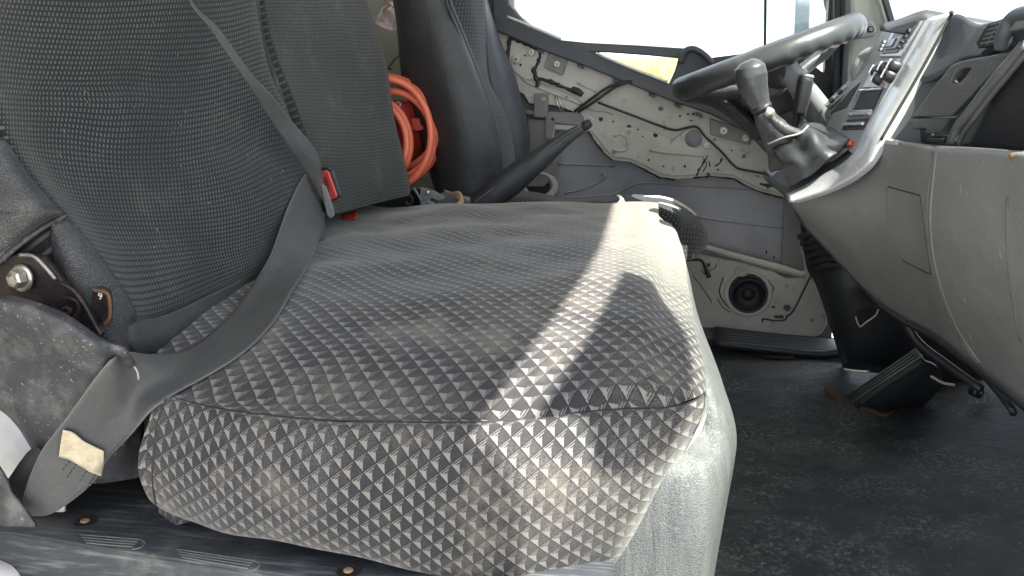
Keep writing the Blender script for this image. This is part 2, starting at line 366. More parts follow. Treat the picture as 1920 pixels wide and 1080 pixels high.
def loft(name, rows, mat, parent=None, su=6, sv=6, th=0, uvf=None, off=-1, disp=None):
    G = grid(rows, su, sv); nr, nc = len(G), len(G[0])
    verts = [G[i][j] for i in range(nr) for j in range(nc)]
    if disp: verts = [disp(v) for v in verts]
    faces = [(i*nc+j, i*nc+j+1, (i+1)*nc+j+1, (i+1)*nc+j) for i in range(nr-1) for j in range(nc-1)]
    if uvf is None:
        mr = nr//2; us = [0]
        for j in range(1, nc): us.append(us[-1]+sum((G[i][j]-G[i][j-1]).length for i in (0, mr, nr-1))/3)
        vs = [0]
        for i in range(1, nr): vs.append(vs[-1]+sum((G[i][j]-G[i-1][j]).length for j in (0, nc//2, nc-1))/3)
        uvs = [(us[j], vs[i]) for i in range(nr) for j in range(nc)]
    elif callable(uvf): uvs = uvf(G)
    o = obj(name, verts, faces, mat, parent, uvs)
    if th: solid(o, th, off)
    return o
def tube(name, pts, r, mat, parent=None, n=10, k=6, closed=False, rfun=None, flatn=1.0, up=None):
    P = [V(p) for p in pts]
    if isinstance(r, (int, float)): rr = [r]*len(P)
    else: rr = list(r)
    if k > 1:
        Q = crp([V((*p,)) for p in P], k, closed)
        m = len(P); R = []
        for i in range(len(Q)):
            t = i/k; a = int(t) % m; b = (a+1) % m if closed else min(a+1, m-1); f = t-int(t); R.append(rr[a]*(1-f)+rr[b]*f)
    else: Q, R = P, rr
    N = len(Q); verts = []; faces = []
    prev = up or V((0.13, .31, .94))
    for i in range(N):
        if closed: t = Q[(i+1) % N]-Q[(i-1) % N]
        else: t = Q[min(i+1, N-1)]-Q[max(i-1, 0)]
        t.normalize(); a = (prev-t*prev.dot(t))
        if a.length < 1e-4: a = t.orthogonal()
        a.normalize(); b = t.cross(a); prev = a if up is None else up
        for j in range(n):
            ang = 2*math.pi*j/n; q = R[i]*(rfun(i/N, ang) if rfun else 1)
            verts.append(Q[i]+a*math.cos(ang)*q*flatn+b*math.sin(ang)*q)
    L = N if closed else N-1
    for i in range(L):
        for j in range(n):
            faces.append((i*n+j, i*n+(j+1) % n, ((i+1) % N)*n+(j+1) % n, ((i+1) % N)*n+j))
    if not closed:
        faces.append(tuple(range(n))[::-1]); faces.append(tuple((N-1)*n+j for j in range(n)))
    me = bpy.data.meshes.new(name); me.from_pydata([tuple(v) for v in verts], [], faces); me.update()
    bm = bmesh.new(); bm.from_mesh(me); bmesh.ops.recalc_face_normals(bm, faces=bm.faces); bm.to_mesh(me); bm.free()
    return link(name, me, mat, parent)
def lathe(name, c, ax, prof, mat, parent=None, n=28, smooth=True):
    ax = V(ax).normalized(); a = ax.orthogonal().normalized(); b = ax.cross(a); verts = []; faces = []
    for r, h in prof:
        for j in range(n):
            t = 2*math.pi*j/n; verts.append(V(c)+ax*h+a*math.cos(t)*r+b*math.sin(t)*r)
    for i in range(len(prof)-1):
        for j in range(n): faces.append((i*n+j, i*n+(j+1) % n, (i+1)*n+(j+1) % n, (i+1)*n+j))
    faces.append(tuple(range(n))[::-1]); faces.append(tuple((len(prof)-1)*n+j for j in range(n)))
    me = bpy.data.meshes.new(name); me.from_pydata([tuple(v) for v in verts], [], faces); me.update()
    bm = bmesh.new(); bm.from_mesh(me); bmesh.ops.recalc_face_normals(bm, faces=bm.faces); bm.to_mesh(me); bm.free()
    o = link(name, me, mat, parent, smooth)
    bev(o, .0004, 1, 50) if smooth else None
    return o
def plate(name, loops, plane, th, mat, parent=None, bevel=.001, proud=0, sm=0, uv=False, pts3=False):
    """outline(s) given in the plane (o, n); solid of thickness th behind the front face, moved 'proud' toward the viewer"""
    o, n = plane; o = V(o); n = V(n).normalized()
    if n.dot(CAM-o) < 0: n = -n
    a = V((0, 0, 1)).cross(n)
    if a.length < .01: a = V((1, 0, 0))
    a.normalize(); b = n.cross(a)
    cu = bpy.data.curves.new(name, 'CURVE'); cu.dimensions = '2D'; cu.fill_mode = 'BOTH'
    cu.extrude = max(th/2-bevel, .00005); cu.bevel_depth = bevel; cu.bevel_resolution = 1; cu.offset = -bevel
    for lp in loops:
        P = [(V(q) if pts3 else PL(q[0], q[1], o, n)) for q in lp]
        if sm: P = crp(P, sm, True)
        s = cu.splines.new('POLY'); s.points.add(len(P)-1); s.use_cyclic_u = True
        for i, q in enumerate(P): d = q-o; s.points[i].co = (d.dot(a), d.dot(b), 0, 1)
    ob = bpy.data.objects.new('tmp', cu); COL.objects.link(ob)
    dg = bpy.context.evaluated_depsgraph_get(); dg.update()
    me = bpy.data.meshes.new_from_object(ob.evaluated_get(dg)); bpy.data.objects.remove(ob)
    off = n*(proud-th/2)
    T = Matrix(((a.x, b.x, n.x, o.x+off.x), (a.y, b.y, n.y, o.y+off.y), (a.z, b.z, n.z, o.z+off.z), (0, 0, 0, 1)))
    me.transform(T); me.name = name
    return link(name, me, mat, parent, False)
def circ(px, py, r, n=20, ry=None): return [(px+r*math.cos(2*math.pi*i/n), py+(ry or r)*math.sin(2*math.pi*i/n)) for i in range(n)]
def box(name, c, ax, dims, mat, parent=None, bevel=.002):
    A = [V(x).normalized() for x in ax]; c = V(c); vs = []
    for sx in (-1, 1):
        for sy in (-1, 1):
            for sz in (-1, 1): vs.append(c+A[0]*sx*dims[0]/2+A[1]*sy*dims[1]/2+A[2]*sz*dims[2]/2)
    fs = [(0, 1, 3, 2), (4, 6, 7, 5), (0, 4, 5, 1), (2, 3, 7, 6), (0, 2, 6, 4), (1, 5, 7, 3)]
    me = bpy.data.meshes.new(name); me.from_pydata([tuple(v) for v in vs], [], fs); me.update()
    bm = bmesh.new(); bm.from_mesh(me); bmesh.ops.recalc_face_normals(bm, faces=bm.faces)
    if bevel: bmesh.ops.bevel(bm, geom=bm.edges[:]+bm.verts[:], offset=bevel, segments=2, affect='EDGES', profile=.5)
    bm.to_mesh(me); bm.free()
    return link(name, me, mat, parent, False)
def hits(o):
    me = o.data; vs = [v.co+WL[o.name] for v in me.vertices]; return BVHTree.FromPolygons(vs, [tuple(p.vertices) for p in me.polygons])
def on(bv, px, py, lift=.0006):
    d = ray(px, py).normalized(); h = bv.ray_cast(CAM, d)
    if h[0] is None: return None
    n = h[1] if h[1].dot(d) < 0 else -h[1]
    return h[0]+n*lift
def seam(name, bv, pix, r, mat, parent, k=4, lift=0.0, n=6):
    Q = crp([V((a, b, 0)) for a, b in pix], k); P = [on(bv, q.x, q.y, lift) for q in Q]; P = [p for p in P if p is not None]
    if len(P) < 2: return None
    return tube(name, P, r, mat, parent, n=n, k=1)
def text(name, s, c, right, up, size, mat, parent=None):
    cu = bpy.data.curves.new(name, 'FONT'); cu.body = s; cu.size = size; cu.align_x = 'CENTER'; cu.align_y = 'CENTER'; cu.extrude = .0003
    ob = bpy.data.objects.new('tmp', cu); COL.objects.link(ob); dg = bpy.context.evaluated_depsgraph_get(); dg.update()
    me = bpy.data.meshes.new_from_object(ob.evaluated_get(dg)); bpy.data.objects.remove(ob)
    r = V(right).normalized(); u = V(up); u = (u-r*u.dot(r)).normalized(); n = r.cross(u); c = V(c)
    me.transform(Matrix(((r.x, u.x, n.x, c.x), (r.y, u.y, n.y, c.y), (r.z, u.z, n.z, c.z), (0, 0, 0, 1))))
    return link(name, me, mat, parent, False)

# =================================================================== SETTING
DY = 2.35
tag(box('ground', (0, 30, -1.15), ((1, 0, 0), (0, 1, 0), (0, 0, 1)), (900, 900, .3), M['sand'], None, 0), kind='structure')
def floor_z(x, y): return .004*math.sin(9*x+2*y)+.003*math.sin(5*y-4*x)+.06*max(0, min(1, (x-.50)/.5))
rows = [[V((x, y, floor_z(x, y))) for x in [-.9+.1*i for i in range(21)]] for y in [.45+.1*j for j in range(21)]]
f = loft('cab_floor', rows, M['floor'], None, 2, 2, .01); tag(f, kind='structure')
tag(box('cab_rear_wall', (-.90, 1.4, .85), ((1, 0, 0), (0, 1, 0), (0, 0, 1)), (.04, 2.1, 1.9), M['wall'], None, .002), kind='structure')
tag(box('cab_side_wall', (-.665, 2.43, .85), ((1, 0, 0), (0, 1, 0), (0, 0, 1)), (.42, .04, 1.9), M['wall'], None, .002), kind='structure')
tag(box('firewall', (.95, 1.4, .34), ((1, 0, 0), (0, 1, 0), (0, 0, 1)), (.04, 2.0, .9), M['black'], None, .002), kind='structure')
# cab roof; front edge shaped to bound the sun patch and shade the door
_hd = [Z(a-26, b2, .46)+SUND*((1.68-.46)/SUND.z) for a, b2 in ((935, 783), (985, 706), (1030, 645), (1070, 596), (1110, 542), (1138, 492), (1158, 440), (1172, 395))]
rf = [V((-.92, .18, 1.68)), V((_hd[0].x-.01, .18, 1.68))]+_hd+[V((_hd[-1].x+.03, 1.70, 1.68)), V((1.05, 1.76, 1.68)), V((1.05, 2.46, 1.68)), V((-.92, 2.46, 1.68))]
tag(plate('cab_roof', [rf], (V((0, 1, 1.68)), V((0, 0, -1))), .05, M['roof'], None, .004, 0, 0, False, True), kind='structure')

# outside: yellow board and door mirror
BY = 7.0
yb = thing('yellow_hoarding', 'yellow board with orange triangle marks seen through the small door quarter window', 'board', Y(1210, 170, BY)-V((0, 0, .6)))
top = [Y(1140, 112, BY), Y(1300, 106, BY)]
plate('board', [[top[0], top[1], V((top[1].x, BY, -1.0)), V((top[0].x, BY, -1.0))]], (V((0, BY, 0)), V((0, 1, 0))), .05, M['yellow'], yb, .002, 0, 0, False, True)
for q in ([(1201, 140), (1227, 122), (1227, 144)], [(1231, 122), (1243, 146), (1231, 144)]):
    plate('triangle_mark', [q], (V((0, BY-.004, 0)), V((0, 1, 0))), .003, M['orange'], yb, .0005)
plate('round_mark', [circ(1254, 133, 4.5)], (V((0, BY-.004, 0)), V((0, 1, 0))), .003, M['orange'], yb, .0005)
MY = 2.75
mr = thing('door_mirror', 'tall blue grey exterior mirror on tubular bracket outside the driver window', 'mirror', Y(1520, 200, MY))
plate('mirror_glass', [[(1496, -90), (1523, -90), (1516, 120), (1514, 190), (1481, 190), (1487, 110)]], (Y(1500, 50, MY), V((0, 1, 0))), .03, M['mirror'], mr, .004)
tube('bracket_arm', [Y(1545, -60, MY+.05), Y(1553, 10, MY+.05), Y(1562, 30, MY+.05), Y(1558, 150, MY+.05)], .012, M['trim'], mr)
plate('mirror_housing', [[(1512, 95), (1562, 60), (1562, 250), (1512, 250)], [(1524, 92), (1524, 134), (1554, 134), (1556, 80)][::-1], [(1524, 146), (1523, 190), (1552, 190), (1553, 146)]], (Y(1500, 50, MY+.03), V((0, 1, 0))), .02, M['trim'], mr, .003)

# =================================================================== DRIVER DOOR
door = thing('driver_door', 'stripped driver door with bare dirty cream metal, speaker and black window trim', 'door', Y(1300, 630, DY))
def dp(name, loops, d, th, mat, bevel=.0015, sm=0, parent=None): return plate(name, loops, (V((0, DY-d, 0)), V((0, 1, 0))), th, M[mat], parent or door, bevel, 0, sm)
DP = lambda px, py, d=0: Y(px, py, DY-d)
dp('outer_skin', [[(900, 60), (1010, 90), (1262, 190), (1440, 280), (1560, 300), (1560, 640), (900, 640)]], -.05, .01, 'paint_in')
up = [(925, 40), (1010, 80), (1262, 178), (1330, 205), (1400, 238), (1460, 262), (1500, 300), (1500, 372), (1470, 370), (1430, 362), (1400, 349), (1375, 335), (1330, 331), (1300, 334), (1265, 337), (1235, 332), (1205, 316), (1180, 304), (1150, 301), (1130, 286), (1115, 264), (1105, 248), (1094, 226), (1072, 208), (1050, 200), (1031, 197), (992, 194), (981, 176), (967, 170), (925, 165)]
upo = dp('inner_panel', [up, circ(1300, 262, 15.5), circ(1239, 204, 4.2, 12), circ(1229, 254, 3, 12), circ(1261, 324, 3, 12), circ(1325, 273, 4, 12), circ(1395, 293, 3.5, 12), circ(1179, 238, 4, 12), circ(1151, 290, 3.5, 12), circ(1126, 224, 3.5, 12), circ(996, 98, 4, 12), circ(968, 86, 5, 12)], 0, .012, 'paint', .002)
dp('side_panel', [[(925, 165), (967, 172), (985, 205), (1026, 212), (1026, 252), (1046, 262), (1044, 325), (1020, 350), (925, 350)]], .001, .006, 'paint_d', .001)
dp('round_hole_rim', [circ(1012, 350, 34, 24, 27), circ(1010, 347, 25, 24, 20)], .006, .01, 'paint', .002)
dp('grommet', [circ(1008, 349, 23, 20, 18)], -.01, .004, 'rubber', .001)
# pressed second layer
dp('pressed_panel', [[(1030, 262), (1034, 232), (1100, 236), (1200, 240), (1232, 250), (1262, 262), (1290, 240), (1318, 246), (1345, 285), (1368, 308), (1395, 322), (1440, 340), (1466, 345), (1470, 362), (1430, 356), (1402, 343), (1376, 329), (1330, 325), (1300, 328), (1265, 331), (1237, 326), (1208, 310), (1182, 298), (1153, 295), (1135, 281), (1121, 261), (1108, 246), (1040, 243), (1038, 262)], circ(1300, 262, 17), circ(1229, 254, 4, 12), circ(1179, 249, 3.6, 12), circ(1151, 285, 4, 12), circ(1325, 273, 5, 12), circ(1261, 318, 3.2, 12)], .006, .005, 'paint', .002)
dp('corner_panel', [[(950, 68), (1000, 84), (1011, 98), (1009, 118), (1000, 133), (1004, 150), (985, 150), (955, 128), (948, 100)], circ(996, 98, 3.5, 12), circ(968, 111, 3, 10)], .006, .005, 'paint', .002)
dp('bracket', [[(1031, 94), (1066, 108), (1055, 141), (1020, 126)]], .010, .008, 'paint_d')
dp('bracket', [[(1002, 175), (1028, 176), (1027, 220), (1001, 220)]], .012, .01, 'paint_d')
dp('latch_bracket', [[(1029, 209), (1088, 211), (1094, 220), (1100, 236), (1040, 231), (1035, 262), (1022, 260), (1024, 215)], circ(1036, 224, 3, 12)], .013, .005, 'paint_d')
dp('bracket', [[(1331, 222), (1387, 240), (1412, 250), (1406, 272), (1383, 266), (1332, 252)]], .010, .008, 'paint_d')
for q, r in (((968, 111), 8), ((1044, 120), 6.5), ((1018, 185), 4), ((1357, 245), 8), ((1398, 259), 7), ((1325, 273), 7), ((996, 98), 7)):
    dp('boss', [circ(*q, r, 18), circ(*q, r*.36, 12)], .016, .012, 'paint', .0012)
    if r > 6: dp('screw', [circ(*q, r*.55, 12), circ(*q, r*.3, 10)], .018, .004, 'zinc', .0006)
def dline(name, pix, r, mat, d=.007, k=4): return tube(name, [DP(a, b, d) for a, b in pix], r, M[mat], door, 8, k)
def jag(pix, a=1.6, step=5):
    out = []
    for (x0, y0), (x1, y1) in zip(pix, pix[1:]):
        n = max(1, int(math.hypot(x1-x0, y1-y0)/step))
        for i in range(n): out.append((x0+(x1-x0)*i/n+random.uniform(-a, a)*.5, y0+(y1-y0)*i/n+random.uniform(-a, a)*.5))
    return out+[pix[-1]]
for (x, y) in ((1062, 182), (1090, 196), (1128, 222), (1150, 228), (1196, 243), (1205, 256), (1216, 300), (1244, 312), (1284, 312), (1310, 318), (1346, 318), (1352, 300), (1421, 330), (1440, 352), (1010, 182), (1015, 196), (1340, 262), (1372, 282), (1290, 214), (1275, 218), (1296, 226), (1300, 214), (984, 104), (976, 122)):
    dp('fastener_hole', [circ(x, y, random.uniform(1.6, 3.0), 10, random.uniform(1.4, 2.6))], .0075, .002, 'seam', .0003)
for pts in ([(1105, 250), (1116, 266), (1132, 287), (1150, 301)], [(1180, 304), (1206, 317), (1237, 333), (1266, 337)], [(1300, 334), (1330, 331), (1375, 335), (1400, 349), (1430, 362), (1468, 371)], [(967, 171), (981, 177), (992, 195), (1031, 198), (1050, 201), (1072, 209)]):
    P_ = jag(pts, 1.2, 6); tube('edge_shade', [DP(a, b2, .001) for a, b2 in P_], [.0012+.0016*random.random() for _ in P_], M['seam'], door, 6, 2)  # shadow gaps along the sheet edges drawn as dark tubes
for cx_, cy_ in ((1333, 300), (1318, 312)):
    for k_ in range(2):
        x_, y_ = cx_+random.uniform(-12, 16), cy_+random.uniform(-12, 14); dline('glue_smear', jag([(x_, y_), (x_+random.uniform(-8, 8), y_+random.uniform(5, 13))], 2, 3), random.uniform(.0008, .002), 'rubber', .0065, 2)
dline('wiring', [(1121, 192), (1161, 207), (1198, 221), (1237, 236), (1265, 244), (1286, 240), (1306, 238), (1322, 256), (1351, 283), (1379, 313), (1404, 320), (1467, 332)], .0030, 'rubber', .012)
def sealant(pix, w):
    P = jag(pix, 1.5, 4); rr = [w*random.uniform(.6, 1.4) for _ in P]
    return tube('sealant', [DP(a, b, .007) for a, b in P], rr, M['rubber'], door, 7, 2, flatn=1)
sealant([(957, 70), (972, 76), (992, 84), (1011, 94), (1012, 105), (1009, 118), (1000, 133), (1007, 147), (1031, 153), (1050, 161), (1068, 168), (1083, 173)], .0048)
sealant([(957, 71), (953, 95), (949, 114), (955, 116)], .0050)
sealant([(1001, 136), (1008, 152), (1007, 163)], .0050)
sealant([(1425, 345), (1445, 348), (1458, 345)], .004)
tube('cable_plug', [DP(1072, 168, .012), DP(1082, 171, .012), DP(1092, 178, .012)], [.008, .009, .007], M['rubber'], door)
for dx in (0, 7): tube('cable', [DP(1077+dx, 209+dx*.2, .02), DP(1105+dx, 188+dx*.6, .03), DP(1133+dx, 168+dx*.6, .03), DP(1151+dx, 159+dx*.3, .03), DP(1178+dx, 152, .03)], .0036, M['rubber'], door)
for dx in (0, 5): tube('control_rod', [DP(1040+dx, 180, .02), DP(1052+dx, 210, .02)], .0022, M['zinc'], door, 8, 2)
for pts in ([(985, 217), (1002, 221), (1022, 224)], [(985, 213), (1002, 217), (1022, 219)]): dline('cable', pts, .002, 'rubber', .008)
# pressings in the sheet
for nm, pts, r, d in (('pressed_rib', [(1088, 198), (1120, 206), (1136, 208), (1150, 214)], .003, .001), ('pressed_rib', [(1083, 155), (1100, 163), (1118, 172), (1119, 184)], .004, -.001), ('pressed_rib', [(1012, 155), (1060, 172), (1090, 190), (1108, 205), (1136, 209)], .0028, .001),
        ('pressed_rib', [(955, 124), (975, 130), (983, 150), (1005, 162), (1060, 184), (1100, 200)], .0035, .001), ('pressed_rib', [(1218, 281), (1250, 286), (1300, 290), (1322, 291)], .0045, .006), ('pressed_rib', [(1150, 255), (1165, 252), (1176, 262), (1176, 278), (1163, 283), (1150, 280)], .004, .005)):
    dline(nm, pts, r, 'paint', d)
for pts in ([(1060, 372), (1140, 366), (1170, 356), (1192, 345), (1230, 343), (1330, 350), (1472, 358)], [(1046, 307), (1100, 309), (1152, 311)], [(1060, 362), (1100, 352), (1133, 334), (1128, 325)], [(1300, 405), (1390, 418), (1470, 426)]):
    tube('skin_crease', [DP(a, b, -.048) for a, b in pts], .0032, M['paint_in'], door, 8, 5)
for q in ((1437, 473), (1451, 483)): dp('drain_slot', [circ(*q, 1.6, 10, 3.5)], -.047, .002, 'seam', .0003)
dline('scratch', [(1327, 292), (1321, 303), (1310, 320), (1306, 330)], .0016, 'rubber', .0065); dline('scratch', [(1355, 296), (1349, 306), (1340, 312)], .002, 'rubber', .0065)
dline('scratch', [(1318, 296), (1325, 308), (1318, 322)], .0014, 'rubber', .0065)
# lower panel with speaker
low = [(1270, 470), (1304, 476), (1360, 487), (1400, 495), (1440, 507), (1449, 507), (1460, 515), (1473, 522), (1498, 521), (1508, 504), (1507, 486), (1501, 471), (1506, 457), (1516, 464), (1524, 489), (1527, 506), (1540, 544), (1551, 580), (1550, 609), (1541, 626), (1527, 633), (1482, 630), (1358, 618), (1270, 610)]
dp('lower_panel', [low, circ(1403, 551, 37, 28), circ(1476, 578, 6.5, 14), circ(1450, 576, 3.2, 10, 2.4), [(1453, 592), (1469, 592), (1469, 598), (1453, 598)], circ(1522, 601, 3.2, 10), [(1325, 494), (1331, 494), (1331, 500), (1325, 500)]], 0, .012, 'paint', .002)
dp('lower_shelf', [[(1471, 365), (1509, 372), (1512, 512), (1465, 500)]], -.02, .006, 'paint_d', .001)
tube('lower_tube', [DP(1290, 452, .004), DP(1316, 462, .004), DP(1400, 486, .004), DP(1470, 505, .004), DP(1508, 516, .004)], [.008, .008, .0095, .0105, .008], M['paint'], door)
dline('door_edge_gap', [(1526, 506), (1511, 536), (1496, 567), (1484, 587), (1476, 592), (1471, 600), (1451, 601), (1431, 598), (1430, 604)], .0022, 'rubber', .0015)
dp('speaker_surround', [circ(1403, 551, 46, 30, 43), circ(1403, 551, 37, 28)], .005, .008, 'paint', .003)
spk = dp('speaker', [circ(1403, 551, 37, 28), circ(1403, 551, 31, 28)], .003, .03, 'rubber', .002)
lathe('speaker_cone', DP(1403, 551, -.022), (0, -1, 0), [(.052, 0), (.050, .014), (.042, .018), (.038, .012), (.030, .004), (.018, .000), (.0165, .006), (.010, .012), (.002, .014)], M['rubber'], spk)
dline('stain_line', [(1356, 520), (1349, 548), (1362, 572), (1385, 588), (1405, 592)], .0016, 'rust', .0012)
dp('hose_ring', [circ(1391, 509, 13, 20, 10), circ(1391, 509, 8.5, 16, 6)], .009, .006, 'paint', .002)
tube('lock_lever', [DP(1288, 488, .015), DP(1313, 488, .02), DP(1321, 498, .02), DP(1325, 508, .02), DP(1330, 520, .02)], [.003, .003, .004, .005, .006], M['rubber'], door)
for pts in ([(1313, 505), (1322, 514), (1340, 503), (1343, 496)], [(1298, 515), (1322, 545), (1334, 568)], [(1345, 560), (1352, 572), (1368, 585)], [(1416, 515), (1440, 525), (1452, 540), (1448, 548)]): dline('stain_line', jag(pts, 2, 7), .0011, 'rust', .0015)
# black window frame trim with quarter window opening
fr = [(925, 20), (945, 32), (985, 48), (1050, 75), (1100, 80), (1200, 85), (1290, 91), (1335, 108), (1400, 100), (1500, 100), (1560, 150), (1560, 300), (1500, 315), (1440, 290), (1400, 248), (1330, 214), (1262, 191), (1200, 166), (1100, 126), (1010, 92), (945, 64), (925, 58)]
q = [(1114, 99), (1142, 99), (1210, 104), (1272, 110), (1264, 135), (1254, 157), (1180, 128)]
dp('window_trim', [fr, q], .03, .045, 'trim', .004)
for a in ((1088, 122), (1155, 150), (1222, 176), (1270, 196), (1310, 214), (1012, 93)): dp('trim_clip', [[(a[0]-6, a[1]-3), (a[0]+7, a[1]+2), (a[0]+6, a[1]+8), (a[0]-6, a[1]+3)]], .022, .01, 'trim', .001)
tube('trim_bead', [DP(950, 31, .045), DP(985, 45, .045), DP(1052, 73, .045)], .004, M['silver'], door)
tube('trim_bead', [DP(1120, 101, .04), DP(1185, 128, .04), DP(1252, 154, .04)], .004, M['silver'], door)
dp('window_divider', [[(1434, -120), (1440, -120), (1436, 120), (1432, 120)]], .01, .01, 'seam', .001)
dp('window_glass', [[(955, -200), (1560, -200), (1560, 150), (1290, 92), (1050, 76), (960, 40)]], -.01, .004, 'glass', .0005)
dp('quarter_glass', [q], 0.0, .004, 'glass', .0005)
dp('rear_frame', [[(922, -200), (955, -200), (952, 6), (986, 46), (948, 34), (948, 66), (925, 58)]], .028, .03, 'trim', .003)
dp('rear_frame_edge', [[(952, -200), (962, -200), (964, 14), (975, 30), (1000, 50), (986, 46), (953, 12)]], .020, .02, 'pillar', .003)
dp('front_pillar_frame', [[(1566, -200), (1592, -200), (1596, 200), (1552, 260), (1540, 240)]], .02, .04, 'trim', .003)
tag(plate('door_post', [[(905, -200), (926, -200), (930, 100), (955, 200), (955, 400), (880, 400)]], (V((0, 2.40, 0)), V((0, 1, 0))), .05, M['trim'], None, .004), 'dark door post behind the driver seat at the left edge of the door', 'post')
st = tag(loft('door_step', [[Y(1340, 612, 2.34), Y(1450, 625, 2.34), Y(1540, 633, 2.34), Y(1585, 640, 2.34)], [Y(1335, 638, 2.24), Y(1450, 652, 2.24), Y(1540, 660, 2.24), Y(1590, 652, 2.24)]], M['black'], None, 6, 8, .02), 'ribbed black sill step under the driver door', 'door sill')
bvst = hits(st)
for i in range(5): seam('rib', bvst, [(1352, 619+i*5), (1450, 629+i*5), (1545, 637+i*4)], .0016, M['ridge'], st)
tag(plate('slotted_bracket', [[(1414, 651), (1440, 656), (1490, 664), (1488, 670), (1440, 668), (1420, 664)]], (Z(1450, 660, .012), V((0, 0, 1))), .006, M['seam'], None, .001), 'thin black slot strip lying on floor before the driver door', 'strip')

# A pillar trim
ap = thing('front_pillar', 'beige grey windscreen pillar trim with black seals beside driver window', 'pillar', Y(1640, 240, 2.3))
plate('pillar_trim', [[(1590, -200), (1655, -200), (1660, 0), (1682, 90), (1690, 150), (1660, 260), (1560, 300), (1580, 180), (1597, 60), (1594, 0)]], (Y(1640, 100, 2.28), V((-.25, 1, 0))), .05, M['pillar'], ap, .01, 0, 0)
plate('glass_seal', [[(1652, -200), (1662, -200), (1668, 0), (1692, 84), (1684, 92), (1656, 0)]], (Y(1640, 100, 2.24), V((-.25, 1, 0))), .02, M['trim'], ap, .003)
plate('pale_strip', [[(1643, -200), (1652, -200), (1656, 0), (1684, 92), (1676, 92), (1648, 0)]], (Y(1640, 100, 2.25), V((-.25, 1, 0))), .02, M['mesh_trim'], ap, .003)
plate('door_seal', [[(1566, -200), (1576, -200), (1578, 20), (1576, 180), (1560, 215), (1566, 60)]], (Y(1570, 100, 2.25), V((-.2, 1, 0))), .02, M['seam'], ap, .004)
plate('door_seal', [[(1584, -200), (1592, -200), (1596, 20), (1590, 150), (1575, 215), (1583, 60)]], (Y(1570, 100, 2.24), V((-.2, 1, 0))), .02, M['trim'], ap, .004)
gh = thing('grab_handle_base', 'pale grey rounded handle mount with one screw on the pillar', 'handle', Y(1600, 75, 2.2))
plate('mount', [[(1560, 48), (1590, 42), (1630, 38), (1641, 44), (1645, 60), (1638, 70), (1610, 74), (1575, 76), (1556, 66)]], (Y(1600, 60, 2.2), V((-.2, 1, .1))), .03, M['column'], gh, .006, 0, 3)
plate('screw_cup', [circ(1633, 55, 6, 16)], (Y(1600, 60, 2.196), V((-.2, 1, .1))), .003, M['seam'], gh, .0005)
plate('screw', [circ(1633, 55, 3.4, 14), circ(1633, 55, 1.2, 8)], (Y(1600, 60, 2.193), V((-.2, 1, .1))), .003, M['steel'], gh, .0005)

# =================================================================== FIREWALL SIDE / PEDALS
cc = thing('steering_column_cover', 'black column cover with corrugated rubber bellows under the dashboard', 'column cover', Y(1580, 690, 2.0))
loft('cover', [[Y(1500, 420, 2.12), Y(1545, 420, 2.06), Y(1600, 420, 2.05), Y(1690, 420, 2.1)], [Y(1512, 500, 2.12), Y(1550, 500, 2.04), Y(1620, 500, 2.02), Y(1720, 500, 2.1)], [Y(1532, 540, 2.12), Y(1565, 560, 2.03), Y(1640, 590, 2.02), Y(1800, 640, 2.1)], [Y(1565, 640, 2.15), Y(1590, 660, 2.05), Y(1680, 680, 2.04), Y(1860, 720, 2.1)], [Y(1580, 690, 2.2), Y(1610, 695, 2.1), Y(1700, 710, 2.1), Y(1880, 760, 2.1)]], M['bellow'], cc, 6, 6, .01)
for i in range(6):
    y0 = 438+i*12
    tube('bellows_ring', [Y(1500+i*5, y0+6, 2.06), Y(1530+i*5, y0, 2.0), Y(1560+i*6, y0-3, 1.98), Y(1610+i*6, y0-2, 1.99)], .0075, M['bellow'], cc)
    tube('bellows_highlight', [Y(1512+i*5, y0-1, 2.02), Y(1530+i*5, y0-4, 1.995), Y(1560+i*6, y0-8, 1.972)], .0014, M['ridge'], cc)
pd = thing('brake_pedal', 'wide black foot pedal with ribbed rubber pad above the floor', 'pedal', Y(1620, 770, 1.86))
pa, pb, pc, pdn = Y(1716, 655, 1.80), Y(1586, 744, 1.86), Y(1600, 758, 1.78), Y(1730, 672, 1.74)
loft('pad', [[pa, pa.lerp(pb, .5), pb], [pdn, pdn.lerp(pc, .5)+V((0, 0, .003)), pc]], M['rubber'], pd, 4, 4, .014)
for i in range(4):
    a, b2 = pa.lerp(pdn, (i+.3)/4)+V((0, -.004, .004)), pb.lerp(pc, (i+.3)/4)+V((0, -.004, .004)); tube('pad_rib', [a, b2], .0022, M['ridge'], pd, 6, 2)
loft('pedal_body', [[Y(1716, 672, 1.82), Y(1650, 720, 1.82), Y(1600, 757, 1.82)], [Y(1760, 690, 1.84), Y(1700, 740, 1.84), Y(1640, 768, 1.84)], [Y(1770, 720, 1.95), Y(1730, 760, 1.95), Y(1660, 775, 1.95)]], M['black'], pd, 4, 4, .01)
tube('pivot_rod', [Y(1582, 692, 1.84), Y(1600, 695, 1.83), Y(1630, 697, 1.82)], .0028, M['zinc'], pd)
cp = thing('clutch_pedal', 'small worn pedal pad with dull metal edge below the dash fascia', 'pedal', Y(1625, 612, 1.88))
plate('pad', [[(1604, 592), (1612, 582), (1634, 572), (1648, 580), (1640, 592), (1622, 604), (1612, 614)]], (Y(1625, 590, 1.88), V((-.5, 1, -.4))), .012, M['black'], cp, .002, 0, 3)
tube('metal_edge', [Y(1604, 594, 1.865), Y(1612, 612, 1.865), Y(1624, 604, 1.865), Y(1641, 592, 1.865), Y(1647, 580, 1.865)], .0018, M['line'], cp)
tube('arm', [Y(1640, 585, 1.90), Y(1680, 560, 1.95), Y(1720, 520, 2.0)], .008, M['black'], cp)
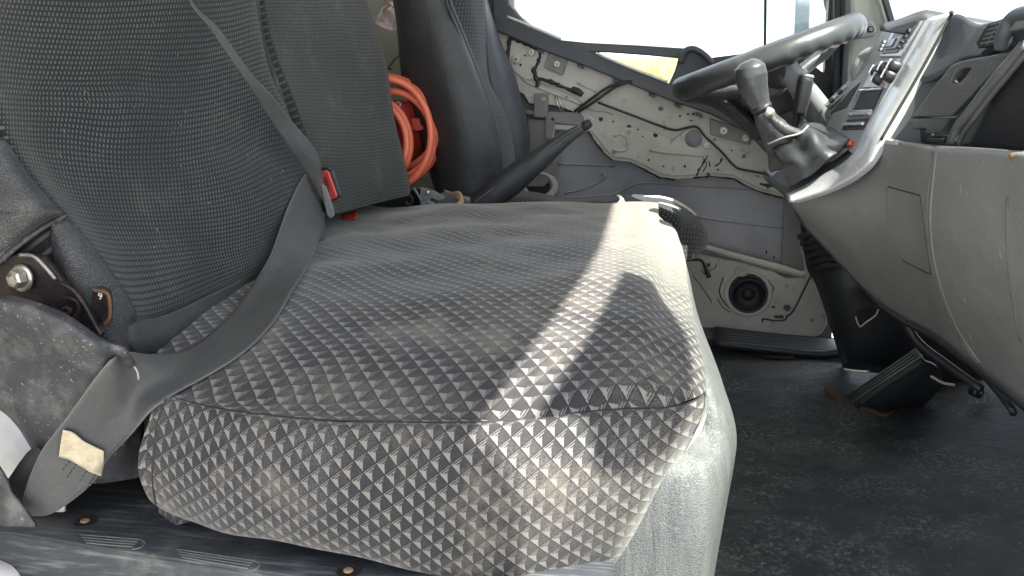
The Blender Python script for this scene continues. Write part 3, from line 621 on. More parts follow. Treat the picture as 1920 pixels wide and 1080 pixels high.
br = thing('pedal_bracket', 'black slanting bracket strut under the lower dashboard edge', 'bracket', Y(1740, 700, 1.75))
tube('strut', [Y(1690, 590, 1.7), Y(1720, 640, 1.68), Y(1770, 680, 1.64), Y(1840, 730, 1.58)], .008, M['black'], br)
tube('strut', [Y(1790, 655, 1.55), Y(1850, 710, 1.5), Y(1893, 762, 1.42), Y(1900, 775, 1.42)], .006, M['black'], br)
tube('strut', [Y(1745, 705, 1.72), Y(1768, 718, 1.72), Y(1790, 722, 1.72)], .0025, M['line'], br)
for nm, pix, z, lab in (('rust_flake', [(1546, 728), (1560, 730), (1580, 742), (1579, 752), (1560, 742)], .012, 'flat orange brown rust flake left of the wide pedal'),
                        ('rust_patch', [(1600, 758), (1640, 765), (1672, 758), (1688, 745), (1680, 765), (1664, 776), (1640, 773)], .012, 'curved rusty metal piece lying under the wide pedal')):
    tag(plate(nm, [pix], (Z(pix[0][0], pix[0][1], z), V((0, 0, 1))), .005, M['rustm'], None, .001, 0, 3), lab, 'rust')
hd = thing('wire_tangle', 'small tangle of frayed pale wire ends on floor under the dash', 'wires', Z(1830, 745, .01))
for i in range(6):
    a = Z(1822+i*6, 735, .05+.01*(i % 2)); tube('wire', [a, Z(1818+i*7, 752, .025), Z(1808+i*8+random.uniform(-8, 8), 768+random.uniform(-6, 4), .012)], .0016, M['line'], hd, 6, 4)
tube('plug', [Z(1822, 730, .06), Z(1838, 738, .05)], .012, M['rubber'], hd)

# =================================================================== DASHBOARD
dash = thing('dashboard', 'grey truck dashboard with silver trimmed centre stack and open lower shelf', 'dashboard', (.45, 1.3, .1))
# lower fascia: rows from the far tip toward the near side; columns top lip -> bottom edge
fas = [
 [Y(1474, 362, 1.52), Y(1476, 374, 1.52), Y(1488, 392, 1.53), Y(1500, 408, 1.55), Y(1510, 425, 1.58)],
 [Y(1548, 348, 1.49), Y(1552, 362, 1.48), Y(1556, 400, 1.48), Y(1560, 440, 1.50), Y(1567, 487, 1.56)],
 [Y(1604, 312, 1.46), Y(1606, 330, 1.44), Y(1612, 400, 1.43), Y(1622, 480, 1.46), Y(1632, 556, 1.55)],
 [Y(1650, 262, 1.41), Y(1655, 280, 1.385), Y(1664, 390, 1.365), Y(1676, 500, 1.39), Y(1690, 597, 1.50)],
 [Y(1700, 266, 1.33), Y(1704, 284, 1.30), Y(1712, 400, 1.28), Y(1725, 520, 1.31), Y(1745, 625, 1.44)],
 [Y(1751, 272, 1.25), Y(1748, 290, 1.215), Y(1742, 410, 1.20), Y(1757, 540, 1.24), Y(1790, 657, 1.36)],
 [Y(1830, 276, 1.14), Y(1830, 296, 1.105), Y(1828, 420, 1.09), Y(1840, 560, 1.13), Y(1862, 712, 1.24)],
 [Y(1905, 282, 1.05), Y(1906, 302, 1.015), Y(1908, 430, 1.00), Y(1915, 580, 1.04), Y(1925, 762, 1.15)],
 [Y(2020, 290, .94), Y(2022, 312, .905), Y(2030, 440, .89), Y(2035, 600, .93), Y(2040, 850, 1.04)],
 [Y(2300, 310, .75), Y(2305, 340, .72), Y(2320, 500, .70), Y(2325, 700, .74), Y(2330, 1050, .84)]]
fo = loft('lower_fascia', fas, M['fascia'], dash, 8, 8, .006)
bf = hits(fo)
seam('panel_seam', bf, [(1751, 274), (1744, 330), (1738, 400), (1742, 470), (1755, 530), (1772, 580), (1800, 634), (1832, 680)], .0022, M['seamgrey'], dash)
seam('panel_ridge', bf, [(1757, 275), (1751, 330), (1745, 400), (1749, 470), (1762, 530), (1779, 580), (1806, 634), (1838, 680)], .0022, M['fascia'], dash, 4, -.0004)
seam('panel_seam', bf, [(1890, 370), (1889, 450), (1893, 520), (1902, 580), (1914, 640)], .0016, M['seamgrey'], dash)
seam('cover_groove', bf, [(1665, 350), (1693, 358), (1722, 366), (1726, 372), (1735, 440), (1744, 505), (1742, 513), (1715, 500), (1692, 488)], .0011, M['seam'], dash, 4, -.0003)
seam('cover_groove', bf, [(1663, 352), (1664, 400), (1672, 440), (1690, 486)], .0010, M['seamgrey'], dash, 4, -.0003)
seam('pale_scuff', bf, [(1662, 265), (1672, 267), (1684, 268)], .004, M['line'], dash, 3, -.002)
seam('pale_scuff', bf, [(1757, 276), (1800, 277), (1850, 280), (1888, 283)], .0035, M['line'], dash, 4, -.002)
p = on(bf, 1900, 293); lathe('rust_spot', p, (0, -1, 0), [(.004, -.001), (.004, .001), (.001, .0016)], M['rustm'], dash, 12)
for i in range(11):
    sx, sy = random.uniform(1760, 1915), random.uniform(330, 640); 
    seam('scratch', bf, [(sx, sy), (sx+random.uniform(-3, 6), sy+random.uniform(6, 20))], random.uniform(.00015, .0003), M['seamgrey'] if i % 2 else M['line'], dash, 2, .0001, 5)
# silver trim strip
strip = [(1735, 36, 1785, 22, 1.47), (1710, 84, 1752, 84, 1.46), (1680, 140, 1717, 147, 1.45), (1650, 193, 1682, 207, 1.44), (1625, 237, 1650, 262, 1.43), (1603, 282, 1626, 303, 1.43), (1578, 307, 1596, 330, 1.45), (1545, 326, 1560, 350, 1.48), (1510, 346, 1518, 366, 1.50), (1476, 362, 1480, 378, 1.52)]
rows = []
for (a, b2, c, d, y) in strip:
    l, r = Y(a, b2, y+.02), Y(c, d, y-.045); m1 = Y(a*.55+c*.45, b2*.55+d*.45, y-.022)
    rows.append([l+V((.004, .01, -.004)), l, m1, r, r+V((.012, .0, -.004))])
loft('silver_trim', rows, M['silver'], dash, 6, 6, .004)
tube('trim_tip', [Y(1783, 26, 1.42), Y(1786, 20, 1.42)], [.004, .002], M['seam'], dash, 8, 2)
tube('trim_gap', [Y(c+1.5, d+1, y-.046) for (a, b2, c, d, y) in strip[:5]], .0022, M['seam'], dash)
# dash body behind and right of the trim
body = [[Y(1782, 28, 1.425), Y(1800, 27, 1.40), Y(1834, 45, 1.36), Y(1865, 40, 1.30), Y(1925, 20, 1.22), Y(2100, -10, 1.0)],
        [Y(1752, 84, 1.42), Y(1778, 86, 1.395), Y(1826, 92, 1.33), Y(1860, 92, 1.28), Y(1925, 72, 1.19), Y(2100, 60, .99)],
        [Y(1717, 148, 1.41), Y(1740, 150, 1.39), Y(1800, 112, 1.35), Y(1850, 100, 1.29), Y(1925, 88, 1.20), Y(2100, 70, 1.0)]]
loft('upper_pad', body, M['dashd'], dash, 6, 6, .01)
body2 = [[Y(1752, 80, 1.425), Y(1790, 84, 1.40), Y(1830, 88, 1.36), Y(1925, 78, 1.3), Y(2100, 70, 1.1)],
         [Y(1717, 145, 1.415), Y(1748, 150, 1.395), Y(1800, 150, 1.36), Y(1925, 150, 1.3), Y(2100, 150, 1.1)],
         [Y(1682, 205, 1.405), Y(1705, 215, 1.39), Y(1760, 215, 1.36), Y(1925, 215, 1.3), Y(2100, 215, 1.1)],
         [Y(1645, 268, 1.40), Y(1680, 275, 1.38), Y(1760, 280, 1.36), Y(1925, 292, 1.3), Y(2100, 310, 1.1)]]
loft('centre_side_panel', body2, M['dashd'], dash, 6, 6, .01)
# lid plate, catch pieces, opening frame
lp = (Y(1790, 160, 1.30), (Y(1715, 218, 1.34)-Y(1901, 97, 1.16)).cross(Y(1790, 217, 1.26)-Y(1901, 97, 1.16)))
def dl(nm, loops, mat, th, pr, bv=.001, sm=0): return plate(nm, loops, lp, th, M[mat], dash, bv, pr, sm)
dl('lid', [[(1715, 218), (1735, 190), (1762, 155), (1789, 122), (1803, 115), (1820, 111), (1860, 104), (1899, 97), (1903, 101), (1880, 125), (1840, 165), (1791, 217)], [(1790, 155), (1803, 155), (1816, 144), (1827, 128), (1824, 126), (1807, 129), (1798, 138)]], 'lid', .012, .006, .003)
dl('lid_slot', [[(1787, 157), (1804, 157), (1829, 127), (1806, 126)]], 'seam', .002, -.004)
dl('slot_glint', [[(1791, 154), (1797, 155), (1792, 149)]], 'mesh_trim', .002, .001, .0005)
dl('lid_lower', [[(1712, 221), (1787, 221), (1770, 250), (1742, 250), (1742, 241), (1722, 240), (1718, 249), (1698, 250)]], 'lid', .012, .005, .002)
dl('catch', [[(1697, 252), (1720, 253), (1724, 241), (1739, 242), (1741, 254), (1779, 255), (1776, 269), (1690, 266)]], 'black', .01, .0, .002)
dl('catch_rib', [[(1702, 256), (1720, 257), (1718, 264), (1699, 263)]], 'dashd', .004, .005)
dl('catch_rib', [[(1744, 258), (1774, 259), (1772, 266), (1743, 265)]], 'dashd', .004, .005)
tube('opening_frame', [Y(1921, 84, 1.15), Y(1910, 100, 1.16), Y(1879, 136, 1.18), (Y(1845, 178, 1.21)), Y(1815, 216, 1.23), Y(1796, 240, 1.245), Y(1782, 272, 1.25)], [.007, .008, .008, .008, .007, .007, .007], M['lid'], dash, 8, 5, False, None, 1.0)
tube('opening_inner_rim', [Y(1928, 96, 1.14), Y(1918, 108, 1.145), Y(1886, 146, 1.17), Y(1852, 188, 1.20), Y(1824, 226, 1.22), Y(1806, 250, 1.235), Y(1796, 274, 1.24)], .0035, M['seamgrey'], dash, 8, 5)
loft('shelf_opening', [[Y(1918, 108, 1.165), Y(1985, 60, 1.11), Y(2090, 40, 1.0)], [Y(1852, 186, 1.215), Y(1970, 180, 1.12), Y(2090, 180, 1.0)], [Y(1796, 278, 1.26), Y(1930, 292, 1.13), Y(2090, 305, 1.0)]], M['black'], dash, 6, 6, .004)
# vent
vp = (Y(1865, 60, 1.26), Y(1904, 28, 1.22)-Y(1832, 89, 1.30)); nv = (Y(1904, 28, 1.20)-Y(1832, 89, 1.29)).cross(Y(1845, 53, 1.275)-Y(1832, 89, 1.29)); vp = (Y(1865, 60, 1.245), nv)
vent = plate('air_vent', [[(1829, 80), (1845, 53), (1854, 43), (1904, 29), (1884, 56), (1874, 84), (1834, 91)]], vp, .012, M['seam'], dash, .002)
for i in range(5):
    t = i/4.4; a = (1836+t*20, 84-t*38); b2 = (1874+t*24, 78-t*46)
    plate('vent_slat', [[(a[0], a[1]), (b2[0], b2[1]), (b2[0]+3, b2[1]-5), (a[0]+3, a[1]-4)]], (vp[0]+V((0, -.008, 0)), nv), .003, M['lid'], vent, .0006)
for t in (.3, .65): plate('vent_slat', [[(1836+t*40, 86-t*4), (1856+t*42, 45-t*12), (1859+t*42, 45-t*12), (1839+t*40, 86-t*4)]], (vp[0]+V((0, -.006, 0)), nv), .003, M['lid'], vent, .0006)
tube('vent_shoulder', [Y(1880, 88, 1.21), Y(1884, 60, 1.20), Y(1906, 32, 1.19), Y(1960, 18, 1.12)], .01, M['dashd'], dash)
plate('pad_edge', [[(1886, 56), (1906, 36), (1960, 22), (1960, 40), (1888, 60)]], (Y(1900, 45, 1.18), nv), .01, M['grey'], dash, .003)
# centre stack
O = Y(1735, 38, 1.46); E1 = Y(1625, 240, 1.45)-O; sn = E1.cross(V((0, 1, 0)))
sp = (O, sn)
def dk(nm, loops, mat, th, pr, bv=.0008, sm=0, par=None): return plate(nm, loops, sp, th, M[mat], par or dash, bv, pr, sm)
dk('stack_face', [[(1735, 37), (1655, 55), (1636, 90), (1560, 215), (1546, 246), (1600, 290), (1625, 240)]], 'bezel', .02, 0)
radio = dk('radio', [[(1732, 40), (1678, 60), (1652, 108), (1690, 107)]], 'silver', .012, .004)
dk('radio_face', [[(1722, 50), (1683, 64), (1660, 103), (1687, 101)]], 'grey', .004, .006, par=radio)
dk('display', [[(1703, 70), (1677, 78), (1667, 97), (1688, 95)]], 'bezel', .004, .009, par=radio)
dk('display_screen', [[(1692, 76), (1679, 80), (1671, 94), (1683, 92)]], 'screen', .004, .011, par=radio)
for i in range(4):
    x, y = 1717-i*6, 60+i*10; dk('radio_button', [[(x, y-3), (x-7, y-1), (x-9, y+4), (x-3, y+3)]], 'dashd', .005, .010, par=radio)
for i in range(3):
    x, y = 1668-i*3, 82+i*7; dk('radio_button', [[(x, y-3), (x-5, y-1), (x-7, y+3), (x-2, y+2)]], 'dashd', .005, .010, par=radio)
dk('control_panel', [[(1690, 112), (1646, 118), (1620, 165), (1662, 166)]], 'silver', .006, .003)
kd = sn.normalized(); kd = kd if kd.dot(CAM-O) > 0 else -kd
for (x, y) in ((1686, 128), (1668, 132), (1652, 138), (1676, 146), (1656, 152)):
    c = PL(x, y, *sp); lathe('control_knob', c, kd, [(.010, 0), (.009, .012), (.007, .016), (.003, .017)], M['black'], dash, 18)
    box('knob_grip', c+kd*.016, (kd, V((0, 1, 0)), E1), (.006, .003, .015), M['silver'], dash, .001)
dk('cubby', [[(1655, 169), (1617, 172), (1600, 209), (1638, 207)]], 'seam', .004, .002)
tube('cubby_rim', [PL(1656, 168, *sp)+kd*.004, PL(1616, 171, *sp)+kd*.004, PL(1598, 211, *sp)+kd*.004, PL(1638, 209, *sp)+kd*.004], .0016, M['silver'], dash, 6, 1)
dk('silver_bar', [[(1637, 211), (1597, 213), (1592, 219), (1633, 217)]], 'silver', .006, .006)
dk('lower_slot', [[(1630, 222), (1590, 225), (1580, 244), (1619, 243)]], 'seam', .004, .002)
dk('slot_bar', [[(1624, 231), (1586, 233), (1584, 238), (1621, 236)]], 'silver', .006, .006)
dk('red_switch', [[(1597, 267), (1603, 265), (1599, 274), (1593, 276)]], 'led', .01, .006)
dk('switch_row', [[(1585, 282), (1592, 280), (1560, 305), (1535, 316), (1532, 312), (1560, 298)]], 'bezel', .006, .006)
# instrument panel farther left (behind the wheel)
ip = (Y(1600, 170, 1.72), sn)
def di(nm, loops, mat, th, pr, sm=0): return plate(nm, loops, ip, th, M[mat], dash, .001, pr, sm)
di('instrument_panel', [[(1597, 148), (1556, 190), (1545, 215), (1560, 260), (1640, 230), (1640, 150)]], 'grey', .02, 0)
di('switch_panel', [[(1594, 154), (1570, 176), (1552, 196), (1556, 206), (1580, 186), (1606, 162)]], 'bezel', .006, .005)
for i in range(5): di('switch', [[(1590-i*8, 162+i*8), (1583-i*8, 168+i*8), (1587-i*8, 172+i*8), (1594-i*8, 166+i*8)]], 'seam' if i % 2 else 'silver', .005, .008)
di('dark_side', [[(1620, 155), (1592, 205), (1562, 215), (1600, 172)]], 'seam', .004, .006)
tube('gauge_hood', [Y(1608, 150, 1.75), Y(1612, 128, 1.75), Y(1625, 112, 1.75), Y(1645, 104, 1.73), Y(1668, 104, 1.70)], [.012, .016, .018, .018, .016], M['column'], dash, 12)
lathe('gauge', Y(1636, 122, 1.74), kd, [(.026, 0), (.026, .012), (.02, .016), (.018, .010), (.002, .008)], M['screen'], dash)
loft('dash_top', [[Y(1650, 58, 1.50), Y(1700, 44, 1.49), Y(1737, 36, 1.48)], [Y(1652, 56, 1.50)+V((.15, 0, -.03)), Y(1700, 43, 1.49)+V((.15, 0, -.03)), Y(1737, 36, 1.48)+V((.15, 0, -.03))]], M['dashd'], dash, 4, 4, .02)
loft('dash_core', [[V((.42, 2.28, .70)), V((.40, 1.6, .72)), V((.52, 1.3, .74)), V((.55, .7, .74))], [V((.95, 2.28, .74)), V((.95, 1.6, .76)), V((.95, 1.3, .76)), V((.95, .7, .76))]], M['dashd'], dash, 4, 4, .03)
# the body of the dashboard behind its front shells
box('passenger_side_body', (.72, .99, .60), ((1, 0, 0), (0, 1, 0), (0, 0, 1)), (.46, .98, .30), M['dashd'], dash, .04)
lr, br_ = fas[-1], [r[-1] for r in fas]
loft('end_panel', [lr, [V((p.x+.22, .52, p.z)) for p in lr], [V((.93, .50, p.z)) for p in lr]], M['fascia'], dash, 6, 6, .006)
loft('underside', [br_, [V((.93, p.y, p.z+.06)) for p in br_]], M['black'], dash, 4, 4, .01)
# console floor (gear plinth) behind the trim
loft('gear_plinth', [[Y(1478, 362, 1.55), Y(1540, 330, 1.53), Y(1600, 285, 1.50)], [Y(1430, 330, 1.75), Y(1490, 290, 1.73), Y(1560, 250, 1.70)]], M['dashd'], dash, 6, 6, .02)
loft('plinth_side', [[Y(1430, 322, 1.76), Y(1455, 345, 1.66), Y(1478, 366, 1.56)], [Y(1470, 360, 1.78), Y(1485, 390, 1.70), Y(1500, 410, 1.62)], [Y(1490, 400, 1.82), Y(1510, 430, 1.76), Y(1560, 480, 1.68)]], M['black'], dash, 6, 6, .01)

# =================================================================== GEAR LEVER
GY = 1.60
gl = thing('gear_lever', 'grey gear lever with rounded knob and wrinkled leather boot', 'gear lever', Y(1520, 330, GY))
ax = [Y(1404, 116, GY), Y(1406, 126, GY), Y(1408, 142, GY), Y(1412, 160, GY), Y(1419, 180, GY), Y(1424, 193, GY), Y(1426, 200, GY)]
tube('knob', [Y(1403, 112.5, GY)]+ax, [.007, .0155, .0255, .0275, .0250, .0205, .0175, .0165], M['wheel'], gl, 20, 6)
tube('collar', [Y(1426, 199, GY), Y(1428, 203, GY), Y(1430, 208, GY)], [.0175, .0185, .016], M['black'], gl, 18)
tube('switch_lug', [Y(1436, 206, GY-.02), Y(1444, 212, GY-.02), Y(1448, 218, GY-.02)], [.007, .009, .006], M['zinc'], gl, 10)
tube('shaft', [Y(1430, 207, GY), Y(1437, 235, GY+.01), Y(1450, 262, GY+.02)], .013, M['rubber'], gl)
def wr(t, a): return 1+.05*math.sin(a*5+t*9)+.04*math.sin(a*3-t*17)
tube('boot_sleeve', [Y(1430, 210, GY), Y(1440, 228, GY), Y(1452, 246, GY+.005), Y(1470, 272, GY+.01), Y(1486, 300, GY+.01)], [.0165, .020, .024, .033, .040], M['boot'], gl, 20, 8, False, wr)
tube('boot_fold', [Y(1446, 222, GY-.03), Y(1460, 234, GY-.035), Y(1478, 246, GY-.035), Y(1496, 251, GY-.03), Y(1506, 249, GY-.02)], [.006, .009, .010, .009, .006], M['boot'], gl, 12, 6)
bt = [[Y(1450, 268, GY+.03), Y(1490, 250, GY+.06), Y(1512, 232, GY+.07), Y(1530, 230, GY+.08), Y(1560, 240, GY+.08)],
      [Y(1448, 278, GY-.02), Y(1482, 262, GY-.01), Y(1510, 236, GY+.0), Y(1540, 238, GY+.02), Y(1572, 252, GY+.03)],
      [Y(1460, 300, GY-.06), Y(1490, 276, GY-.07), Y(1520, 252, GY-.07), Y(1552, 250, GY-.05), Y(1590, 258, GY-.02)],
      [Y(1470, 325, GY-.08), Y(1500, 306, GY-.10), Y(1530, 284, GY-.11), Y(1560, 272, GY-.10), Y(1594, 262, GY-.07)],
      [Y(1483, 352, GY-.08), Y(1510, 334, GY-.105), Y(1536, 314, GY-.12), Y(1566, 290, GY-.12), Y(1590, 270, GY-.08)]]
def wrd(v): return v+V((0, -1, .6))*(.004*math.sin(v.x*120+v.z*70)+.003*math.sin(v.z*160-v.x*60))
loft('boot', bt, M['boot'], gl, 7, 7, .003, None, -1, wrd)
tube('boot_stitching', [Y(1440, 270, GY-.03), Y(1470, 258, GY-.045), Y(1500, 250, GY-.05), Y(1515, 236, GY-.04)], .0016, M['line'], gl)
hl = thing('range_lever', 'short black stubby lever standing behind the gear lever', 'lever', Y(1500, 230, 1.85))
tube('grip', [Y(1513, 143, 1.85), Y(1510, 152, 1.85), Y(1505, 180, 1.85), Y(1498, 215, 1.85)], [.0125, .0150, .0155, .0125], M['black'], hl, 18)
lathe('cap', Y(1513, 143, 1.85), Y(1513, 138, 1.85)-Y(1508, 160, 1.85), [(.0135, -.002), (.0135, .002), (.011, .004), (.001, .0045)], M['column'], hl, 18)
tube('lever_stem', [Y(1497, 205, 1.85), Y(1492, 235, 1.86), Y(1500, 262, 1.87)], .0085, M['rubber'], hl)

# =================================================================== STEERING WHEEL
WY = 2.0; wc = Y(1436, 108, WY); dirx = (Y(1612, 42, WY)-Y(1262, 172, WY)); Rw = dirx.length/2-.016; dirx.normalize()
wn = dirx.cross(V((0, 1, 0))).normalized(); wn = wn if wn.z > 0 else -wn
vd = (wc-CAM).normalized(); ed = (vd-dirx*vd.dot(dirx)).normalized(); pn = dirx.cross(ed)
tl = math.radians(1.0); diry = (ed*math.cos(tl)+pn*math.sin(tl)).normalized()
wn = dirx.cross(diry).normalized(); wn = wn if wn.z > 0 else -wn
ring = [wc+dirx*Rw*math.cos(t)+diry*Rw*math.sin(t) for t in [2*math.pi*i/72 for i in range(72)]]
def rip(t, a):
    # finger ripples on the underside of the grip
    ang = 2*math.pi*t; amp = .10 if (ang < 1.2 or ang > 2*math.pi-1.5) else .02
    return 1+amp*math.sin(ang*34)*max(0, -math.cos(a))
sw = tube('steering_wheel', ring, .0225, M['wheel'], dash, 18, 2, True, rip, 1.1, wn)
hub = wc-wn*.085
tube('hub', [wc-wn*.045, wc-wn*.05, wc-wn*.075, wc-wn*.12], [.03, .07, .075, .05], M['trim'], sw, 24)
for a in (0.35, math.pi-.35, math.pi*1.5):
    pt = wc+dirx*Rw*math.cos(a)+diry*Rw*math.sin(a)
    tube('spoke', [pt, pt.lerp(hub, .25)-wn*.012, pt.lerp(hub, .6), hub], [.014, .018, .024, .03], M['trim'], sw, 12, 6, False, None, .6)
tube('swept_spoke', [Y(1466, 86, 1.86), Y(1464, 104, 1.86), Y(1474, 124, 1.87), Y(1490, 146, 1.88), Y(1512, 178, 1.90), Y(1538, 215, 1.93), Y(1560, 250, 1.96)], [.012, .018, .021, .022, .026, .029, .026], M['column'], sw, 18, 6)
# dark shroud under the wheel (column and door side pocket)
sh = thing('column_shroud', 'dark plastic shroud below the steering wheel behind the gear knob', 'shroud', Y(1400, 260, 2.1))
loft('shroud', [[Y(1268, 165, 2.24), Y(1330, 142, 2.16), Y(1400, 118, 2.10), Y(1440, 112, 2.08), Y(1480, 150, 2.08)],
                [Y(1280, 190, 2.24), Y(1330, 180, 2.15), Y(1400, 170, 2.08), Y(1450, 165, 2.06), Y(1510, 190, 2.06)],
                [Y(1335, 200, 2.24), Y(1370, 215, 2.17), Y(1420, 220, 2.08), Y(1470, 215, 2.05), Y(1540, 225, 2.04)],
                [Y(1420, 262, 2.26), Y(1440, 270, 2.2), Y(1470, 275, 2.12), Y(1500, 275, 2.06), Y(1560, 270, 2.03)]], M['trim'], sh, 6, 6, .01)
loft('lower_pod', [[Y(1348, 190, 2.10), Y(1372, 200, 2.02), Y(1400, 208, 2.05)], [Y(1380, 222, 2.12), Y(1400, 228, 2.0), Y(1425, 236, 2.05)], [Y(1410, 262, 2.16), Y(1428, 262, 2.05), Y(1436, 264, 2.08)]], M['trim'], sh, 6, 6, .008)
tube('shroud_glint', [Y(1355, 140, 2.07), Y(1362, 137, 2.07), Y(1366, 142, 2.07)], .0022, M['line'], sh, 6, 3)
tube('door_pocket_arch', [Y(1275, 118, 2.3), Y(1283, 98, 2.3), Y(1300, 92, 2.3), Y(1322, 104, 2.3), Y(1336, 120, 2.3)], .008, M['trim'], sh)

# =================================================================== DRIVER SEAT
ds = thing('driver_seat', 'black leather driver seat with fabric insert and mesh cushion', 'seat', (-.4, 2.0, .05))
def T(v, a=0.0): return v
rws = [
 [Y(728, -60, 2.02), Y(736, -60, 1.93), Y(785, -60, 1.90), Y(822, -60, 1.92), Y(834, -60, 1.95)],
 [Y(736, 0, 2.02), Y(744, 0, 1.93), Y(795, 0, 1.90), Y(832, 0, 1.92), Y(843, 0, 1.95)],
 [Y(744, 50, 2.02), Y(752, 52, 1.93), Y(812, 52, 1.89), Y(852, 52, 1.91), Y(863, 52, 1.945)],
 [Y(752, 140, 2.02), Y(768, 140, 1.93), Y(830, 135, 1.88), Y(882, 130, 1.90), Y(894, 130, 1.94)],
 [Y(770, 210, 2.02), Y(790, 210, 1.93), Y(850, 207, 1.87), Y(908, 207, 1.89), Y(922, 207, 1.935)],
 [Y(790, 280, 2.02), Y(806, 280, 1.93), Y(862, 276, 1.87), Y(922, 272, 1.89), Y(937, 272, 1.935)],
 [Y(810, 340, 2.02), Y(820, 340, 1.93), Y(868, 335, 1.88), Y(926, 318, 1.90), Y(940, 318, 1.94)],
 [Y(822, 400, 2.02), Y(832, 400, 1.93), Y(872, 400, 1.89), Y(920, 400, 1.91), Y(936, 400, 1.95)]]
loft('backrest_side', rws, M['leather_d'], ds, 6, 6, .02)
pp = [(834, -60), (843, 0), (863, 52), (894, 130), (922, 207), (937, 272), (941, 318), (938, 345)]
tube('piping', [Y(a, b2, 1.94) for a, b2 in pp], .0042, M['leather_b'], ds)
tube('piping', [Y(a-8, b2, 1.915) for a, b2 in pp[:-1]], .0028, M['seam'], ds)
rw2 = [
 [Y(834, -60, 1.955), Y(868, -60, 2.02), Y(895, -60, 2.12)],
 [Y(843, 0, 1.955), Y(880, 0, 2.02), Y(909, 0, 2.12)],
 [Y(863, 52, 1.955), Y(892, 52, 2.02), Y(911, 52, 2.12)],
 [Y(894, 130, 1.955), Y(907, 134, 2.02), Y(917, 148, 2.12)],
 [Y(922, 207, 1.955), Y(933, 200, 2.02), Y(946, 205, 2.12)],
 [Y(937, 272, 1.955), Y(950, 268, 2.02), Y(962, 265, 2.12)],
 [Y(941, 330, 1.955), Y(955, 330, 2.02), Y(968, 330, 2.12)]]
loft('backrest_insert', rw2, M['mesh'], ds, 5, 6, .01)
rw3 = [
 [Y(893, -60, 2.13), Y(897, -60, 2.16), Y(904, -60, 2.26)],
 [Y(908, 0, 2.13), Y(911, 0, 2.16), Y(915, 0, 2.26)],
 [Y(912, 74, 2.13), Y(926, 74, 2.16), Y(938, 74, 2.26)],
 [Y(917, 148, 2.12), Y(946, 140, 2.15), Y(962, 130, 2.25)],
 [Y(934, 200, 2.12), Y(962, 185, 2.15), Y(976, 180, 2.25)],
 [Y(956, 255, 2.12), Y(980, 240, 2.15), Y(992, 238, 2.25)],
 [Y(964, 310, 2.12), Y(984, 300, 2.15), Y(992, 295, 2.25)],
 [Y(966, 345, 2.12), Y(980, 345, 2.15), Y(990, 345, 2.25)]]
loft('far_bolster', rw3, M['leather_b'], ds, 5, 6, .02)
cush = [
 [Y(930, 378, 1.93), Y(1000, 385, 1.93), Y(1060, 386, 1.92), Y(1130, 392, 1.91), Y(1200, 398, 1.92), Y(1240, 420, 1.93), Y(1270, 470, 1.95)],
 [Y(930, 366, 1.97), Y(1000, 370, 1.97), Y(1060, 378, 1.96), Y(1130, 376, 1.95), Y(1210, 382, 1.95), Y(1270, 405, 1.96), Y(1290, 470, 1.98)],
 [Y(925, 358, 2.08), Y(1000, 361, 2.08), Y(1060, 373, 2.08), Y(1130, 369, 2.08), Y(1215, 368, 2.08), Y(1290, 395, 2.07), Y(1318, 460, 2.05)],
 [Y(925, 358, 2.22), Y(1000, 361, 2.22), Y(1060, 372, 2.22), Y(1130, 367, 2.22), Y(1215, 364, 2.22), Y(1296, 396, 2.18), Y(1327, 440, 2.12)],
 [Y(925, 372, 2.26), Y(1000, 372, 2.26), Y(1060, 380, 2.26), Y(1130, 376, 2.26), Y(1210, 376, 2.26), Y(1285, 410, 2.2), Y(1316, 470, 2.15)]]
loft('cushion', cush, M['mesh'], ds, 6, 6, .02)
loft('cushion_front', [[Y(1262, 425, 1.94), Y(1295, 420, 2.0), Y(1318, 428, 2.06), Y(1327, 445, 2.12)], [Y(1272, 455, 1.94), Y(1300, 455, 1.99), Y(1318, 458, 2.04), Y(1324, 462, 2.1)], [Y(1280, 490, 1.95), Y(1298, 487, 1.99), Y(1305, 482, 2.03), Y(1312, 475, 2.1)]], M['mesh'], ds, 6, 6, .01)
tube('sunlit_sliver', [Y(1203, 370, 2.07), Y(1235, 370, 2.08), Y(1265, 378, 2.08), Y(1292, 393, 2.08), Y(1305, 404, 2.08)], [.003, .004, .0045, .0035, .0025], M['mesh_trim'], ds)  # slivers of sunlight on the driver cushion, drawn as pale tubes
tube('sunlit_sliver', [Y(1208, 382, 1.99), Y(1235, 382, 2.0), Y(1256, 386, 2.0), Y(1272, 391, 2.0)], [.002, .0055, .0055, .002], M['mesh_trim'], ds, 10, 6, False, None, .6)
tube('strap_loop', [Y(1160, 367, 1.96), Y(1166, 376, 1.94), Y(1158, 388, 1.91)], .006, M['mesh_trim'], ds, 8, 5, False, None, .5)
loft('base', [[Y(925, 385, 1.95), Y(1100, 400, 1.95), Y(1270, 470, 1.97)], [V((-.42, 1.95, .05)), V((-.2, 1.95, .05)), V((-.03, 1.95, .05))]], M['black'], ds, 4, 4, .02)

